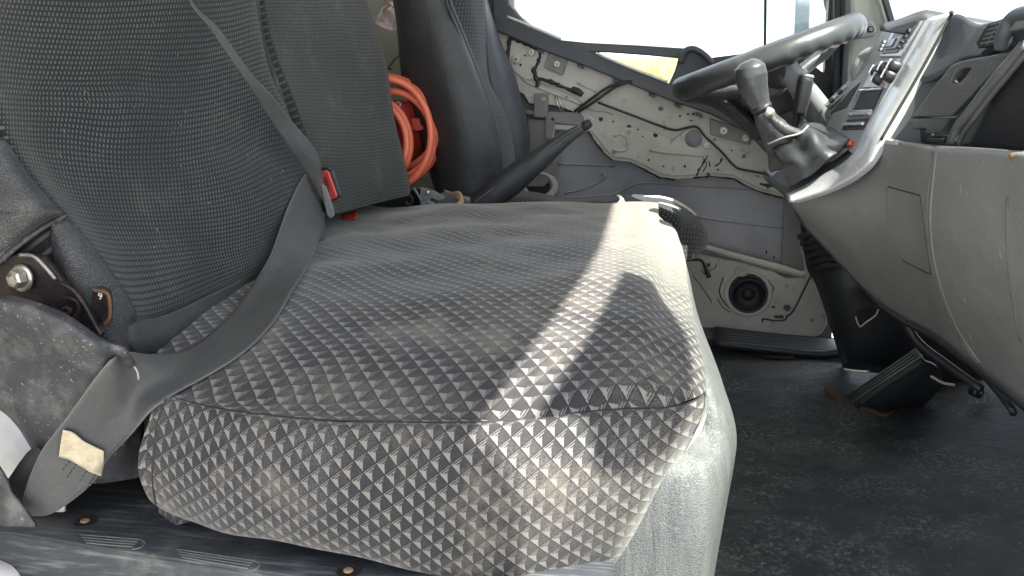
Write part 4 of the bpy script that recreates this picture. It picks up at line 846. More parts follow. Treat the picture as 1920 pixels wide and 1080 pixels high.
# handbrake
hb = thing('handbrake_lever', 'long black handbrake lever slanting up in front of the stripped door', 'handbrake', Y(915, 385, 1.88))
HP = [Y(895, 388, 1.86), Y(925, 366, 1.86), Y(955, 343, 1.86), Y(985, 318, 1.86), Y(1010, 300, 1.86), Y(1040, 275, 1.86), Y(1070, 254, 1.86), Y(1092, 240, 1.86)]
tube('sleeve', HP, [.024, .030, .030, .027, .0240, .0180, .0135, .0100], M['boot'], hb, 20, 6, False, lambda t, a: 1+.03*math.sin(a*2+t*20), 1.0)
tube('sleeve_seam', [h+V((.0, -.03, .016))*(1-i*.08) for i, h in enumerate(HP)], .0012, M['ridge'], hb)
tube('tip', [Y(1090, 241, 1.86), Y(1100, 234, 1.86), Y(1108, 229, 1.86)], [.008, .011, .008], M['rubber'], hb)
tube('latch_wire', [Y(1096, 226, 1.85), Y(1104, 220, 1.85), Y(1112, 226, 1.85), Y(1110, 234, 1.85)], .0014, M['steel'], hb)
tag(loft('maroon_seat_base', [[Y(900, 374, 1.93), Y(930, 380, 1.93), Y(958, 378, 1.93)], [Y(905, 402, 1.92), Y(930, 402, 1.92), Y(952, 400, 1.92)]], M['maroon'], None, 4, 4, .01), 'small maroon cloth corner under the black handbrake sleeve', 'cloth')
loft_pts = [[Y(790, 372, 1.87), Y(830, 362, 1.86), Y(860, 368, 1.85), Y(890, 378, 1.85), (Y(930, 402, 1.86))], [Y(790, 395, 1.86), Y(830, 400, 1.86), Y(860, 402, 1.86), Y(890, 404, 1.86), (Y(928, 406, 1.86))]]
gb = thing('spare_buckle', 'grey plastic buckle hardware lying at the rear of the bench cushion', 'buckle', Y(820, 400, 1.86))
loft('grey_cover', loft_pts, M['grey'], gb, 6, 5, .01)
plate('arm', [[(788, 352), (812, 358), (835, 372), (825, 378), (808, 372), (800, 386), (790, 390), (786, 372)]], (Y(810, 372, 1.83), V((0, 1, 0))), .012, M['grey'], gb, .002)
plate('arm', [[(800, 376), (812, 380), (820, 398), (812, 402)]], (Y(810, 372, 1.82), V((0, 1, 0))), .008, M['grey'], gb, .002)
lathe('rivet', Y(802, 361, 1.825), (0, -1, 0), [(.005, 0), (.005, .003), (.003, .005), (.001, .005)], M['zinc'], gb, 14)
tube('coil', [Y(762, 374, 1.84), Y(768, 366, 1.84), Y(774, 374, 1.84), Y(768, 384, 1.84), Y(760, 378, 1.84)], .0035, M['rubber'], gb)
tube('coil', [Y(776, 352, 1.83), Y(782, 362, 1.83), Y(790, 376, 1.83)], .0028, M['grey'], gb)
sr = [[Y(832, 356, 1.85), Y(833, 361, 1.85)], [Y(846, 360, 1.84), Y(848, 366, 1.84)], [Y(858, 358, 1.83), Y(856, 374, 1.83)], [Y(866, 364, 1.825), Y(858, 378, 1.82)], [Y(870, 378, 1.82), Y(856, 382, 1.81)], [Y(872, 396, 1.81), Y(849, 396, 1.80)]]
tag(loft('twisted_strap', sr, M['brown'], None, 4, 6, .002), 'twisted tan cloth strap over the grey buckle hardware', 'strap')

# =================================================================== HOSE, REEL, PAPER
hs = thing('orange_hose', 'coiled orange air hose hanging between the bench and driver seat', 'hose', Y(790, 340, 1.92))
def coil(cx, cy, rx, ry, y, tilt, a0, a1, n=14):
    out = []
    for i in range(n+1):
        a = math.radians(a0+(a1-a0)*i/n); x = rx*math.cos(a); z = ry*math.sin(a); ct, st = math.cos(tilt), math.sin(tilt)
        out.append(Y(cx+x*ct-z*st, cy-(x*st+z*ct), y+.01*math.sin(a*2)))
    return out
for (cx, cy, rx, ry, y, ti) in ((724, 252, 84, 104, 1.885, .02), (718, 244, 100, 96, 1.905, -.08), (736, 258, 76, 88, 1.90, .22), (712, 247, 116, 104, 1.93, .02), (706, 234, 112, 88, 1.945, -.20)):
    tube('hose_turn', coil(cx, cy, rx, ry, y, ti, -120, 135), .0078, M['hose'], hs, 12, 4)
for (cx, cy, rx, ry, y, ti) in ((715, 262, 54, 75, 1.90, .15), (708, 264, 54, 70, 1.88, .15)):
    tube('hose_turn', coil(cx, cy, rx, ry, y, ti, -100, 110), .0075, M['hose'], hs, 12, 4)
rb = thing('red_reel', 'red plastic reel housing behind the coiled orange hose', 'reel', Y(770, 330, 1.99))
loft('housing', [[Y(700, 188, 1.99), Y(745, 188, 1.97), Y(790, 194, 2.0)], [Y(700, 240, 1.98), Y(760, 240, 1.955), Y(796, 244, 2.0)], [Y(700, 300, 1.98), Y(760, 300, 1.955), Y(790, 290, 2.0)], [Y(700, 350, 1.99), Y(750, 346, 1.97), Y(768, 330, 2.0)]], M['redbox'], rb, 6, 6, .02)
plate('lug', [[(770, 222), (786, 222), (788, 234), (796, 236), (796, 242), (784, 246), (771, 244)]], (Y(780, 235, 1.94), V((0, 1, 0))), .012, M['redbox'], rb, .002)
plate('eyelet', [circ(746, 196, 6, 16), circ(746, 196, 3, 12)], (Y(746, 196, 1.94), V((0, 1, 0))), .005, M['mesh_trim'], rb, .001)
tag(loft('red_cloth_scrap', [[Y(640, 402, 1.66), Y(656, 398, 1.66), Y(668, 394, 1.66)], [Y(644, 414, 1.64), Y(656, 412, 1.64), Y(667, 410, 1.64)]], M['redbox'], None, 5, 3, .004), 'red plastic edge showing below the far backrest', 'scrap')
pg = thing('crumpled_papers', 'crumpled white papers stuck on the wall behind the driver seat', 'papers', Y(730, 50, 2.12))
for k, (dx, dy) in enumerate(((0, 0), (6, 4), (-3, 9))):
    r = [[Y(716+dx, 14+dy, 2.14-.01*k), Y(728+dx, 8+dy, 2.12-.01*k), Y(742+dx, 0+dy, 2.15-.01*k)], [Y(708+dx, 34+dy, 2.13-.01*k), Y(726+dx, 28+dy, 2.16-.01*k), Y(748+dx, 28+dy, 2.12-.01*k)], [Y(712+dx, 40+dy, 2.15-.01*k), Y(730+dx, 46+dy, 2.13-.01*k), Y(750+dx, 54+dy, 2.15-.01*k)]]
    loft('sheet', r, M['paper'], pg, 5, 5, .0008)
tube('clip', [Y(722, -6, 2.12), Y(728, 6, 2.12), Y(738, 14, 2.12)], .004, M['brown'], pg)
wl = thing('wall_wire', 'thin dark wire clipped on the beige rear wall', 'wire', Y(740, 130, 2.2))
tube('wire', [Y(728, 128, 2.22), Y(740, 112, 2.22), Y(752, 102, 2.22)], .0016, M['seam'], wl, 6, 4)
tube('wire', [Y(722, 128, 2.22), Y(735, 130, 2.22)], .0016, M['seam'], wl, 6, 2)

# =================================================================== BENCH SEAT
bs = thing('bench_seat', 'two person passenger bench with triangle patterned dark fabric cushion', 'bench seat', (-.3, 1.3, .02))
seamPix = [(284, 762), (310, 742), (400, 764), (520, 780), (630, 789), (740, 791), (840, 792), (930, 790), (1020, 780), (1100, 772), (1180, 766), (1250, 764), (1300, 752), (1322, 735)]
SZ = .42
SP = [Z(a, b2, SZ) for a, b2 in seamPix]
SP[0] = Z(284, 762, .408)
# top: rows from near seam to the far edge
xs = [-.70, -.60, -.45, -.30, -.16, -.08, -.03]
def seamy(x):
    for a, b2 in zip(SP[1:], SP[2:]):
        if a.x <= x <= b2.x: t = (x-a.x)/(b2.x-a.x); return a.y*(1-t)+b2.y*t
    return SP[1].y if x < SP[1].x else SP[-1].y
def xfront(y):
    tb = [(.70, .034), (.84, .037), (.92, .044), (1.01, .043), (1.12, .034), (1.28, .028), (1.49, .024), (1.66, .014), (1.78, -.008), (1.86, -.04), (1.92, -.09)]
    for (a, xa), (b2, xb) in zip(tb, tb[1:]):
        if a <= y <= b2: return xa+(xb-xa)*(y-a)/(b2-a)
    return tb[-1][1]
def ztop(x, y):
    z = SZ+.054*math.sin(min(1, max(0, (y-.80)/.38))*math.pi/2)**.9
    z -= .014*math.exp(-((x+.62)/.12)**2)
    z += .010*math.exp(-((x+.10)/.12)**2)*math.exp(-((y-1.3)/.35)**2)
    return z-.02*math.exp(-((y-1.9)/.07)**2)
R = []
ylist = [0, .012, .03, .08, .16, .28, .42, .56, .72, .86, .98, 1.06, 1.10]
for k, s in enumerate(ylist):
    row = []
    for x in xs:
        y0 = seamy(x); y = y0+(1.90-y0)*s/1.10
        if x < SP[1].x: y0 = .84; y = y0+(1.90-y0)*s/1.10
        z = SZ if k == 0 else ztop(x, y)
        if k == len(ylist)-1: z = .40
        row.append(V((x, y, z)))
    y0 = .80
    y = .925+(1.90-.925)*s/1.10; zf = min(.447, SZ+.03*min(1, max(0, y-.92)/.2)); xf = xfront(y); drop = .03 if k == len(ylist)-1 else 0
    y2 = seamy(-.0)+(1.90-seamy(-.0))*s/1.10
    row.append(V((min(.0, xf-.035), y2, (SZ if k == 0 else min(ztop(-.03, y)-.006, zf+.012))-drop)))
    row.append(V((xf-.008, y-.02*(1-s), (SZ if k == 0 else zf)-drop)))
    row.append(V((xf, y, (SZ if k == 0 else zf-.022)-drop)))
    row.append(V((xf-.001, y+.004, .380-drop))); row.append(V((xf-.015, y+.006, .335-drop))); row.append(V((xf-.05, y+.006, .30-drop)))
    if k == 0: CR0 = (len(row)-6, row)
    R.append(row)
def uv_top(G):
    nr, nc = len(G), len(G[0]); A = [[0]*nc for _ in range(nr)]
    for c in range(nc):
        ref = min(c, (nc-1)*7//12); A[nr-1][c] = G[nr-1][ref].y
        for r_ in range(nr-2, -1, -1): A[r_][c] = A[r_+1][c]-(G[r_+1][c]-G[r_][c]).length
    out = []
    for r_, r in enumerate(G):
        L = 0; prev = None; base = r[0].x
        for c, p in enumerate(r):
            if prev is not None: L += (p-prev).length
            prev = p; y = A[r_][c]
            out.append((y-.15*(1-math.exp(-max(0, y-.78)/.30)), base+L))
    return out
def cdisp(v):
    n = .0025*math.sin(v.x*31+v.y*9)+.002*math.sin(v.y*27-v.x*13)+.0015*math.sin(v.y*53+v.x*37)
    # hollow running across the far part of the cushion (worn sag)
    n *= max(0, min(1, (v.y-.93)/.14))
    n -= .010*math.exp(-((v.y-1.62)/.06)**2)*math.exp(-((v.x+.50)/.16)**2)
    return v+V((0, 0, n))
# near side panel
def _dummy(): pass
mid = [(262, 850), (290, 850), (390, 862), (520, 876), (630, 885), (740, 890), (840, 893), (930, 892), (1020, 885), (1100, 875), (1170, 862), (1225, 850), (1270, 830), (1306, 806)]
mid2 = [(266, 905), (300, 915), (400, 938), (520, 956), (630, 968), (740, 982), (840, 990), (930, 995), (1020, 990), (1090, 980), (1150, 962), (1200, 940), (1238, 912), (1262, 888)]
bot = [(296, 948), (330, 968), (420, 996), (530, 1018), (640, 1040), (740, 1060), (840, 1082), (930, 1098), (1000, 1108), (1050, 1110), (1090, 1100), (1125, 1082), (1158, 1060), (1190, 1020)]
sy = [p.y for p in SP]
r0 = [p.copy() for p in SP]
r1 = [Y(a, b2+18, y-.014) for (a, b2), y in zip(seamPix, sy)]
r2 = [Y(a, b2, y-.030) for (a, b2), y in zip(mid, sy)]
r3 = [Y(a, b2, y-.028) for (a, b2), y in zip(mid2, sy)]
r4 = [Y(a, b2, y-.008) for (a, b2), y in zip(bot, sy)]
r5 = [p+V((0, .06, -.012)) for p in r4]
i0, rw = CR0
rw[i0+1] = r0[-2].lerp(r0[-1], .6)+V((0, .001, 0)); rw[i0+2] = r0[-1].copy(); rw[i0+3] = r2[-1]+V((-.0, .002, 0)); rw[i0+4] = r3[-1]+V((-.0, .002, 0)); rw[i0+5] = r4[-1]+V((0, .004, 0))
rw[i0] = r0[-3].copy()
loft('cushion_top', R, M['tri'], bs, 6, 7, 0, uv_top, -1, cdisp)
def uv_side(G):
    out = []
    for i, r in enumerate(G):
        for j, p in enumerate(r):
            # arc length down the panel
            L = sum((G[a+1][j]-G[a][j]).length for a in range(i)); out.append((p.x+.0*L, -L))
    return out
def sdisp(v): return v+V((0, .002*math.sin(v.x*29+v.z*21)+.0012*math.sin(v.x*61-v.z*17), 0))
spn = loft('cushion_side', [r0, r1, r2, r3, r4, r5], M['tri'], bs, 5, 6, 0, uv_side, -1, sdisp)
bsp = hits(spn)
tube('seam_welt', [p+V((0, -.0002, .0002)) for p in SP[1:]], .0009, M['seam'], bs, 6, 4)
seam('front_seam', bsp, [(1322, 740), (1316, 780), (1300, 812)], .0012, M['seam'], bs, 4, .0)
seam('side_seam', bsp, [(312, 748), (296, 790), (288, 850), (286, 900), (292, 945)], .0012, M['seam'], bs, 4, .0)
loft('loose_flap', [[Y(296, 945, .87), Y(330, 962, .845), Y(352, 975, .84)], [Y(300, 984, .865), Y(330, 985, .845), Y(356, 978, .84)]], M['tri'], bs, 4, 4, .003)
# seat base wrapped in silver vinyl
def wv(y, z): return .004*math.sin(y*23+z*9)+.003*math.sin(y*41-z*17)+.006*math.sin(y*9+z*13)
cols = [(-.25, .875), (-.12, .865), (-.03, .865), (.03, .875), (.058, .91), (.066, .96), (.070, 1.03), (.066, 1.12), (.056, 1.25), (.040, 1.45), (.010, 1.65)]
rr = []
for z, o1, o2 in ((.430, -.020, .0), (.412, -.010, .0), (.345, .003, .0), (.30, .008, -.004), (.22, .004, -.004), (.10, .0, -.002), (.0, .004, 0)):
    rr.append([V((x+(o1 if i > 2 else 0)+(wv(y, z) if i > 3 else 0), y+(o2 if i < 6 else 0)+(.5*wv(x*2, z)), z)) for i, (x, y) in enumerate(cols)])
    if len(rr) < 3:
        k_ = len(rr)-1
        for i, (x, y) in enumerate(cols):
            if i >= 5: rr[-1][i] = V((xfront(y)+(-.014, .006)[k_], y, (.418, .410)[k_]))
            else: rr[-1][i] = V((x-(.024, .010)[k_]*(i > 2), y+(.030, .014)[k_], (.375, .362)[k_]))
sk = loft('vinyl_skirt', rr, M['skirt'], bs, 6, 8, .003)
box('base_frame', (-.34, 1.42, .15), ((1, 0, 0), (0, 1, 0), (0, 0, 1)), (.62, 1.0, .30), M['black'], bs, .01)

# backrests
def wob(v): return v+V((.006*math.sin(v.z*17+v.y*6), 0, 0))
B1 = [
 [Y(-60, -80, .86), Y(60, -80, .96), Y(220, -80, 1.10), Y(360, -80, 1.26), Y(455, -80, 1.42), Y(466, -80, 1.47)],
 [Y(-50, 40, .86), Y(60, 50, .96), Y(220, 55, 1.10), Y(370, 50, 1.25), Y(475, 30, 1.40), Y(488, 30, 1.46)],
 [Y(-20, 170, .865), Y(70, 175, .96), Y(230, 178, 1.085), Y(380, 172, 1.235), Y(500, 140, 1.39), Y(514, 140, 1.45)],
 [Y(12, 262, .87), Y(95, 270, .955), Y(245, 278, 1.07), Y(400, 262, 1.22), Y(530, 215, 1.38), Y(546, 215, 1.44)],
 [Y(60, 333, .875), Y(140, 350, .95), Y(280, 350, 1.06), Y(430, 335, 1.20), Y(556, 285, 1.38), Y(572, 285, 1.44)],
 [Y(122, 403, .88), Y(190, 415, .945), Y(320, 415, 1.05), Y(460, 400, 1.19), Y(580, 350, 1.38), Y(596, 350, 1.44)],
 [Y(190, 482, .885), Y(250, 490, .94), Y(360, 480, 1.05), Y(480, 455, 1.19), Y(585, 405, 1.38), Y(603, 405, 1.45)],
 [Y(248, 572, .89), Y(300, 565, .95), Y(400, 530, 1.07), Y(500, 485, 1.20), Y(590, 435, 1.40), Y(606, 432, 1.47)],
 [Y(256, 612, .90), Y(310, 598, .97), Y(410, 552, 1.09), Y(505, 505, 1.22), Y(592, 455, 1.41), Y(606, 450, 1.48)]]
def crease(v):
    a = math.exp(-((v.z-.742-.06*(v.y-1.05))/.009)**2)*math.exp(-((v.y-1.08)/.13)**2)
    b2 = math.exp(-((v.z-.64)/.05)**2)*math.exp(-((v.y-1.32)/.09)**2)
    return v+V((-.010*a-.016*b2+.005*math.sin(v.z*13+v.y*5), 0, 0))
bk = loft('backrest', B1, M['dash'], bs, 8, 8, .09, None, -1, crease)
B2 = [
 [Y(478, -80, 1.47), Y(520, -80, 1.52), Y(600, -80, 1.65), Y(670, -80, 1.82), Y(682, -80, 1.90)],
 [Y(497, 10, 1.45), Y(530, 10, 1.50), Y(600, 10, 1.64), Y(680, 10, 1.81), Y(693, 10, 1.88)],
 [Y(520, 100, 1.44), Y(550, 100, 1.49), Y(625, 100, 1.63), Y(704, 100, 1.80), Y(717, 100, 1.87)],
 [Y(552, 200, 1.43), Y(580, 200, 1.48), Y(650, 200, 1.62), Y(726, 200, 1.79), Y(738, 200, 1.86)],
 [Y(578, 290, 1.44), Y(608, 290, 1.49), Y(670, 288, 1.62), Y(744, 280, 1.79), Y(755, 278, 1.86)],
 [Y(600, 370, 1.46), Y(625, 365, 1.50), Y(685, 350, 1.63), Y(754, 335, 1.79), Y(764, 335, 1.86)],
 [Y(606, 408, 1.47), Y(632, 402, 1.51), Y(690, 385, 1.64), Y(756, 368, 1.79), Y(766, 366, 1.86)]]
loft('backrest', B2, M['dash2'], bs, 8, 8, .09, None, -1, lambda v: v+V((.004*math.sin(v.z*21+v.y*9), 0, 0)))
loft('backrest_gap', [[Y(474, -80, 1.45), Y(488, -80, 1.50)], [Y(492, 60, 1.44), Y(508, 60, 1.49)], [Y(520, 150, 1.43), Y(534, 150, 1.48)], [Y(562, 270, 1.43), Y(578, 270, 1.48)]], M['leather'], bs, 3, 5, .01)
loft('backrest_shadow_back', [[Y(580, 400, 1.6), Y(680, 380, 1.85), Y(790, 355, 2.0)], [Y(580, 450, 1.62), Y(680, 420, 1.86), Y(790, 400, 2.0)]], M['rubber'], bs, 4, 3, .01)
# lower backrest lip in leather between fabric and cushion
loft('backrest_lip', [[Y(240, 600, .885), Y(310, 590, .955), Y(410, 545, 1.08), Y(505, 498, 1.215)], [Y(244, 640, .875), Y(320, 625, .95), Y(415, 572, 1.08), Y(505, 520, 1.22)], [Y(250, 668, .88), Y(325, 652, .96), Y(420, 592, 1.10), Y(505, 540, 1.24)]], M['leather'], bs, 5, 5, .01)
# near side bolster (vinyl) in two pieces
bo = [[Y(14, 262, .872), Y(-20, 250, .85), Y(-80, 240, .85)], [Y(62, 334, .876), Y(20, 320, .845), Y(-80, 310, .84)], [Y(124, 405, .88), Y(60, 400, .84), Y(-80, 400, .83)], [Y(112, 410, .878), Y(30, 455, .838), Y(-80, 500, .83)], [Y(108, 414, .882), Y(20, 470, .845), Y(-80, 515, .835)]]
fl = loft('leather_flap', [bo[0], bo[1], bo[2]], M['leather'], bs, 6, 6, .01)
fl2 = loft('leather_flap', [[Y(124, 403, .879), Y(60, 398, .84), Y(-80, 398, .83)], [Y(60, 440, .856), Y(10, 450, .838), Y(-80, 470, .83)], [Y(2, 488, .838), Y(-20, 500, .836), Y(-80, 520, .832)]], M['leather'], bs, 6, 6, .01)
tube('flap_hem', [Y(124, 404, .876), Y(90, 422, .862), (Y(60, 442, .852)), Y(30, 465, .84), Y(0, 490, .832), Y(-30, 508, .83)], .0024, M['leather'], bs)
tube('flap_stitch', [Y(118, 398, .868), Y(85, 414, .852), Y(55, 432, .843), Y(25, 454, .834), Y(-10, 478, .828)], .0005, M['seam'], bs, 6)
loft('side_bolster', [[Y(126, 405, .884), Y(112, 408, .872), Y(98, 420, .862), Y(94, 430, .865)], [Y(190, 482, .888), Y(165, 485, .866), Y(125, 490, .855), Y(100, 490, .87)], [Y(249, 572, .892), Y(215, 570, .866), Y(160, 568, .853), Y(115, 560, .865)], [Y(257, 612, .90), Y(225, 630, .866), Y(185, 625, .853), Y(150, 610, .86)], [Y(262, 655, .90), Y(240, 662, .87), Y(210, 655, .858), Y(180, 640, .86)]], M['leather'], bs, 6, 6, .01)
loft('exposed_foam', [[Y(66, 436, .885), Y(96, 420, .885)], [Y(86, 460, .88), Y(104, 450, .88)], [Y(106, 500, .875), Y(114, 490, .875)], [Y(116, 528, .872), Y(122, 524, .872)]], cloud_tape('foam_tan', (.24, .20, .13), .8), bs, 4, 4, .01)
loft('bolster_backing', [[Y(-60, 420, .93), Y(150, 420, .93)], [Y(-60, 680, .93), Y(250, 680, .93)]], M['seam'], bs, 3, 3, .01)
# recliner bracket
hp = (Y(60, 530, .845), V((0, 1, 0)))
hg = plate('hinge_bracket', [[(-40, 500), (0, 486), (40, 474), (80, 482), (105, 510), (118, 530), (140, 548), (165, 580), (190, 625), (180, 650), (120, 640), (-40, 600)]], hp, .008, M['rust'], bs, .0015)
tube('bracket_edge', [Y(36, 478, .838), Y(62, 480, .838), Y(84, 500, .838), Y(104, 524, .838)], .0022, M['steel'], hg)
tube('bracket_edge', [Y(112, 530, .838), Y(136, 544, .838), Y(158, 572, .838), Y(176, 606, .838), Y(189, 628, .838)], .0024, M['rust'], hg)
bolt = lathe('bolt', Y(43, 521, .842), (-.15, -1, .1), [(.0155, 0), (.0155, .003), (.0135, .0045), (.013, .0046)], M['zinc'], hg, 24)
lathe('bolt_head', Y(38, 522, .836), (-.15, -1, .1), [(.0105, 0), (.0105, .009), (.0085, .011), (.0082, .0112), (.0076, .0075), (.001, .0072)], M['zinc'], bolt, 6, False)
plate('pivot_ring', [circ(124, 579, 25, 26, 22), circ(124, 579, 20, 24, 17)], (Y(124, 579, .836), V((0, 1, 0))), .004, M['rust'], hg, .001)
plate('pivot_ring', [circ(122, 584, 11, 20, 9), circ(122, 584, 5, 14, 4)], (Y(124, 579, .834), V((0, 1, 0))), .004, M['rust'], hg, .001)
tg = plate('height_tag', [[(172, 545), (186, 538), (203, 544), (208, 580), (204, 606), (190, 608), (182, 590), (172, 575)]], (Y(190, 575, .850), V((0, 1, 0))), .006, M['rust'], bs, .0015)
tube('tag_edge', [Y(174, 544, .843), Y(200, 550, .843), Y(206, 572, .843), Y(205, 596, .843), Y(196, 608, .843)], .002, M['rustm'], tg)
text('number', '9', Y(188, 556, .8425), V((1, 0, -.1)), V((0, 0, 1)), .011, M['mesh_trim'], tg)
# dusty side cover
sc = [
 [Y(-60, 545, .81), Y(0, 549, .80), Y(60, 562, .79), Y(125, 590, .785), Y(180, 628, .785), Y(236, 662, .79), Y(268, 690, .86)],
 [Y(-60, 565, .785), Y(0, 570, .775), Y(60, 586, .768), Y(120, 615, .765), Y(172, 650, .765), Y(222, 682, .80), Y(268, 720, .86)],
 [Y(-60, 640, .80), Y(0, 650, .80), Y(55, 668, .80), Y(105, 690, .80), Y(155, 715, .80), Y(210, 745, .81), Y(268, 790, .87)],
 [Y(-60, 710, .81), Y(0, 742, .81), Y(40, 770, .805), Y(85, 790, .805), Y(130, 810, .805), Y(200, 835, .815), Y(268, 850, .87)],
 [Y(-60, 740, .83), Y(0, 766, .83), Y(36, 800, .825), Y(70, 850, .82), Y(120, 890, .82), Y(190, 905, .83), Y(285, 890, .88)]]
loft('side_cover', sc, M['cover'], bs, 7, 7, .004, None, -1, lambda v: v+V((0, .003*math.sin(v.x*25+v.z*30), 0)))

# =================================================================== SEAT BELT
sb = thing('seat_belt', 'dark grey seat belt looped across bench with cream sewn patch', 'seat belt', Y(60, 960, .73))
SBV = [hits(o) for o in bs.children if o.name.split('.')[0] in ('cushion_top', 'cushion_side', 'backrest', 'side_cover', 'backrest_lip', 'side_bolster')]
up = [((351, -80), (362, -80), 1.14), ((357, 0), (360, 0), 1.18), ((393, 50), (408, 50), 1.20), ((430, 105), (444, 100), 1.22), ((458, 146), (478, 145), 1.24), ((480, 180), (510, 180), 1.26), ((515, 235), (548, 228), 1.29), ((550, 290), (582, 268), 1.31), ((575, 325), (600, 300), 1.33), ((592, 352), (606, 345), 1.345), ((606, 380), (620, 374), 1.35), ((616, 402), (626, 398), 1.355)]
rows = []
for (l, r, y) in up:
    a, b2 = Y(*l, y), Y(*r, y+.01); m = (a+b2)/2+(V((.004, -.004, 0)) if len(rows) > 6 else V((0, 0, 0))); rows.append([a, m, b2])
def uvb(G):
    out = []; L = 0
    for i, r in enumerate(G):
        if i: L += (r[1]-G[i-1][1]).length
        for j, p in enumerate(r): out.append((j/(len(r)-1)*.047, L))
    return out
loft('shoulder_strap', rows, M['web'], sb, 5, 6, .0014, uvb)
lapc = [((572, 326), (604, 392), 1.37), ((556, 352), (606, 420), 1.34), ((540, 388), (601, 445), 1.30), ((524, 432), (588, 475), 1.24), ((505, 482), (570, 512), 1.15), ((470, 538), (548, 545), 1.06), ((440, 580), (512, 605), .98), ((394, 625), (455, 662), .91), ((345, 656), (382, 708), .86), ((290, 664), (332, 735), .815), ((238, 660), (285, 768), .775), ((214, 672), (262, 795), .75), ((188, 697), (240, 822), .742), ((120, 790), (202, 862), .79), ((76, 848), (170, 910), .79), ((46, 922), (100, 962), .79), ((44, 950), (58, 968), .80)]
def dep(px, py, y):
    d = ray(px, py); t = y/d.y; best = None
    for bv in SBV:
        h = bv.ray_cast(CAM, d.normalized())
        if h[0] is not None:
            th = (h[0]-CAM).length/d.length
            if best is None or th < best: best = th
    return best
nl = len(lapc); grd = []
for (l, r, y) in lapc:
    row = []
    for f in (0, .33, .66, 1):
        px, py = l[0]+(r[0]-l[0])*f, l[1]+(r[1]-l[1])*f; h = dep(px, py, y); t = y/ray(px, py).y
        if h is not None and abs(h-t)/t < .35 and py > 430: t = h-.012/ray(px, py).length
        elif h is not None: t = min(t, h-.007)
        row.append([px, py, t, h])
    grd.append(row)
for _ in range(9):
    old = [[q[2] for q in r] for r in grd]
    for i in range(1, nl-1):
        for j in range(4):
            q = grd[i][j]; t = (old[i-1][j]+2*old[i][j]+old[i+1][j])/4
            if q[3] is not None: t = min(t, q[3]-.010)
            q[2] = t
rows = [[CAM+ray(q[0], q[1])*q[2] for q in r] for r in grd]
lp2 = loft('lap_strap', rows, M['web'], sb, 4, 6, .0014, uvb)
bl = hits(lp2)
seam('fold_crease', bl, [(226, 672), (242, 678), (256, 694), (260, 712)], .0012, M['line'], sb, 3, .0)
for pts in ([(120, 824), (112, 842)], [(140, 852), (118, 880)], [(150, 860), (126, 895)], [(172, 868), (150, 902)], [(186, 880), (164, 915)]):
    Q = crp([V((a, b2, 0)) for a, b2 in pts], 9)
    for i in range(0, len(Q)-1, 2): seam('stitch', bl, [(Q[i].x, Q[i].y), (Q[i+1].x, Q[i+1].y)], .0006, M['seam'], sb, 1, .0002, 5)
pr = [[(122, 801), (140, 806), (160, 822), (180, 833), (201, 842)], [(118, 825), (136, 832), (158, 845), (180, 858), (197, 868)], [(114, 852), (130, 857), (150, 868), (172, 882), (190, 890)]]
rows = [[(on(bl, min(a, 198), min(b2, 886), .003) or Y(a, b2, .78))+V((0, -.002+.001*math.sin(a*.3), 0)) for a, b2 in r] for r in pr]
loft('sewn_patch', rows, M['patch'], sb, 5, 5, .0012)
lathe('stop_button', on(bl, 590, 365, .001) or Y(590, 365, 1.34), (.55, -.8, .2), [(.0105, 0), (.0105, .0015), (.0085, .002), (.0075, .001), (.001, .001)], M['seam'], sb, 22)
plate('tongue', [[(602, 345), (610, 350), (624, 392), (626, 405), (618, 410), (612, 400)]], (Y(615, 385, 1.34), V((.1, 1, 0))), .004, M['grey'], sb, .001)
kb = thing('belt_buckle', 'black seat belt buckle with red PRESS button between the backrests', 'buckle', Y(625, 400, 1.40))
bp = (Y(620, 345, 1.395), V((.35, 1, .05)))
plate('housing', [[(600, 314), (612, 314), (621, 320), (629, 342), (636, 366), (634, 372), (622, 378), (628, 400), (618, 408), (600, 395)]], bp, .008, M['black'], kb, .003)
plate('button', [[(606, 320), (613, 319), (618, 323), (626, 345), (633, 366), (631, 371), (618, 376), (612, 358), (606, 345)]], bp, .006, M['redbtn'], kb, .0015, .004)
text('lettering', 'PRESS', PL(616.5, 345, *bp)-V((.35, 1, .05)).normalized()*.0052, Y(621, 360, 1.39)-Y(612, 332, 1.39), V((.9, 0, .45)), .0095, M['ink'], kb)

# =================================================================== SILL AND BODY EDGE
sl = thing('door_sill', 'scuffed dark grey plastic entry sill with bolt holes and ribbed grip pads', 'sill', (-.5, .75, .25))
zt = .250
srow = [
 [Z(-80, 880, zt), Z(60, 900, zt), Z(180, 900, zt), Z(280, 880, zt), Z(500, 930, zt), Z(760, 960, zt), Z(1150, 960, zt)],
 [Z(-80, 950, zt), Z(60, 965, zt), Z(200, 965, zt), Z(320, 985, zt), Z(500, 1020, zt), Z(760, 1062, zt), Z(1150, 1100, zt)],
 [Z(-80, 985, zt), Z(60, 1000, zt), Z(200, 1022, zt), Z(330, 1042, zt), Z(500, 1066, zt), Z(760, 1100, zt), Z(1150, 1150, zt)],
 [Z(-80, 1000, zt-.012), Z(60, 1020, zt-.012), Z(200, 1042, zt-.012), Z(330, 1062, zt-.012), Z(500, 1088, zt-.012), Z(760, 1130, zt-.012), Z(1150, 1180, zt-.012)],
 [Z(-80, 1080, zt-.05), Z(60, 1100, zt-.05), Z(200, 1120, zt-.05), Z(330, 1140, zt-.05), Z(500, 1170, zt-.05), Z(760, 1200, zt-.05), Z(1150, 1240, zt-.05)]]
so = loft('sill_plate', srow, M['sill'], sl, 7, 7, .004)
bso = hits(so)
nz = V((0, 0, 1))
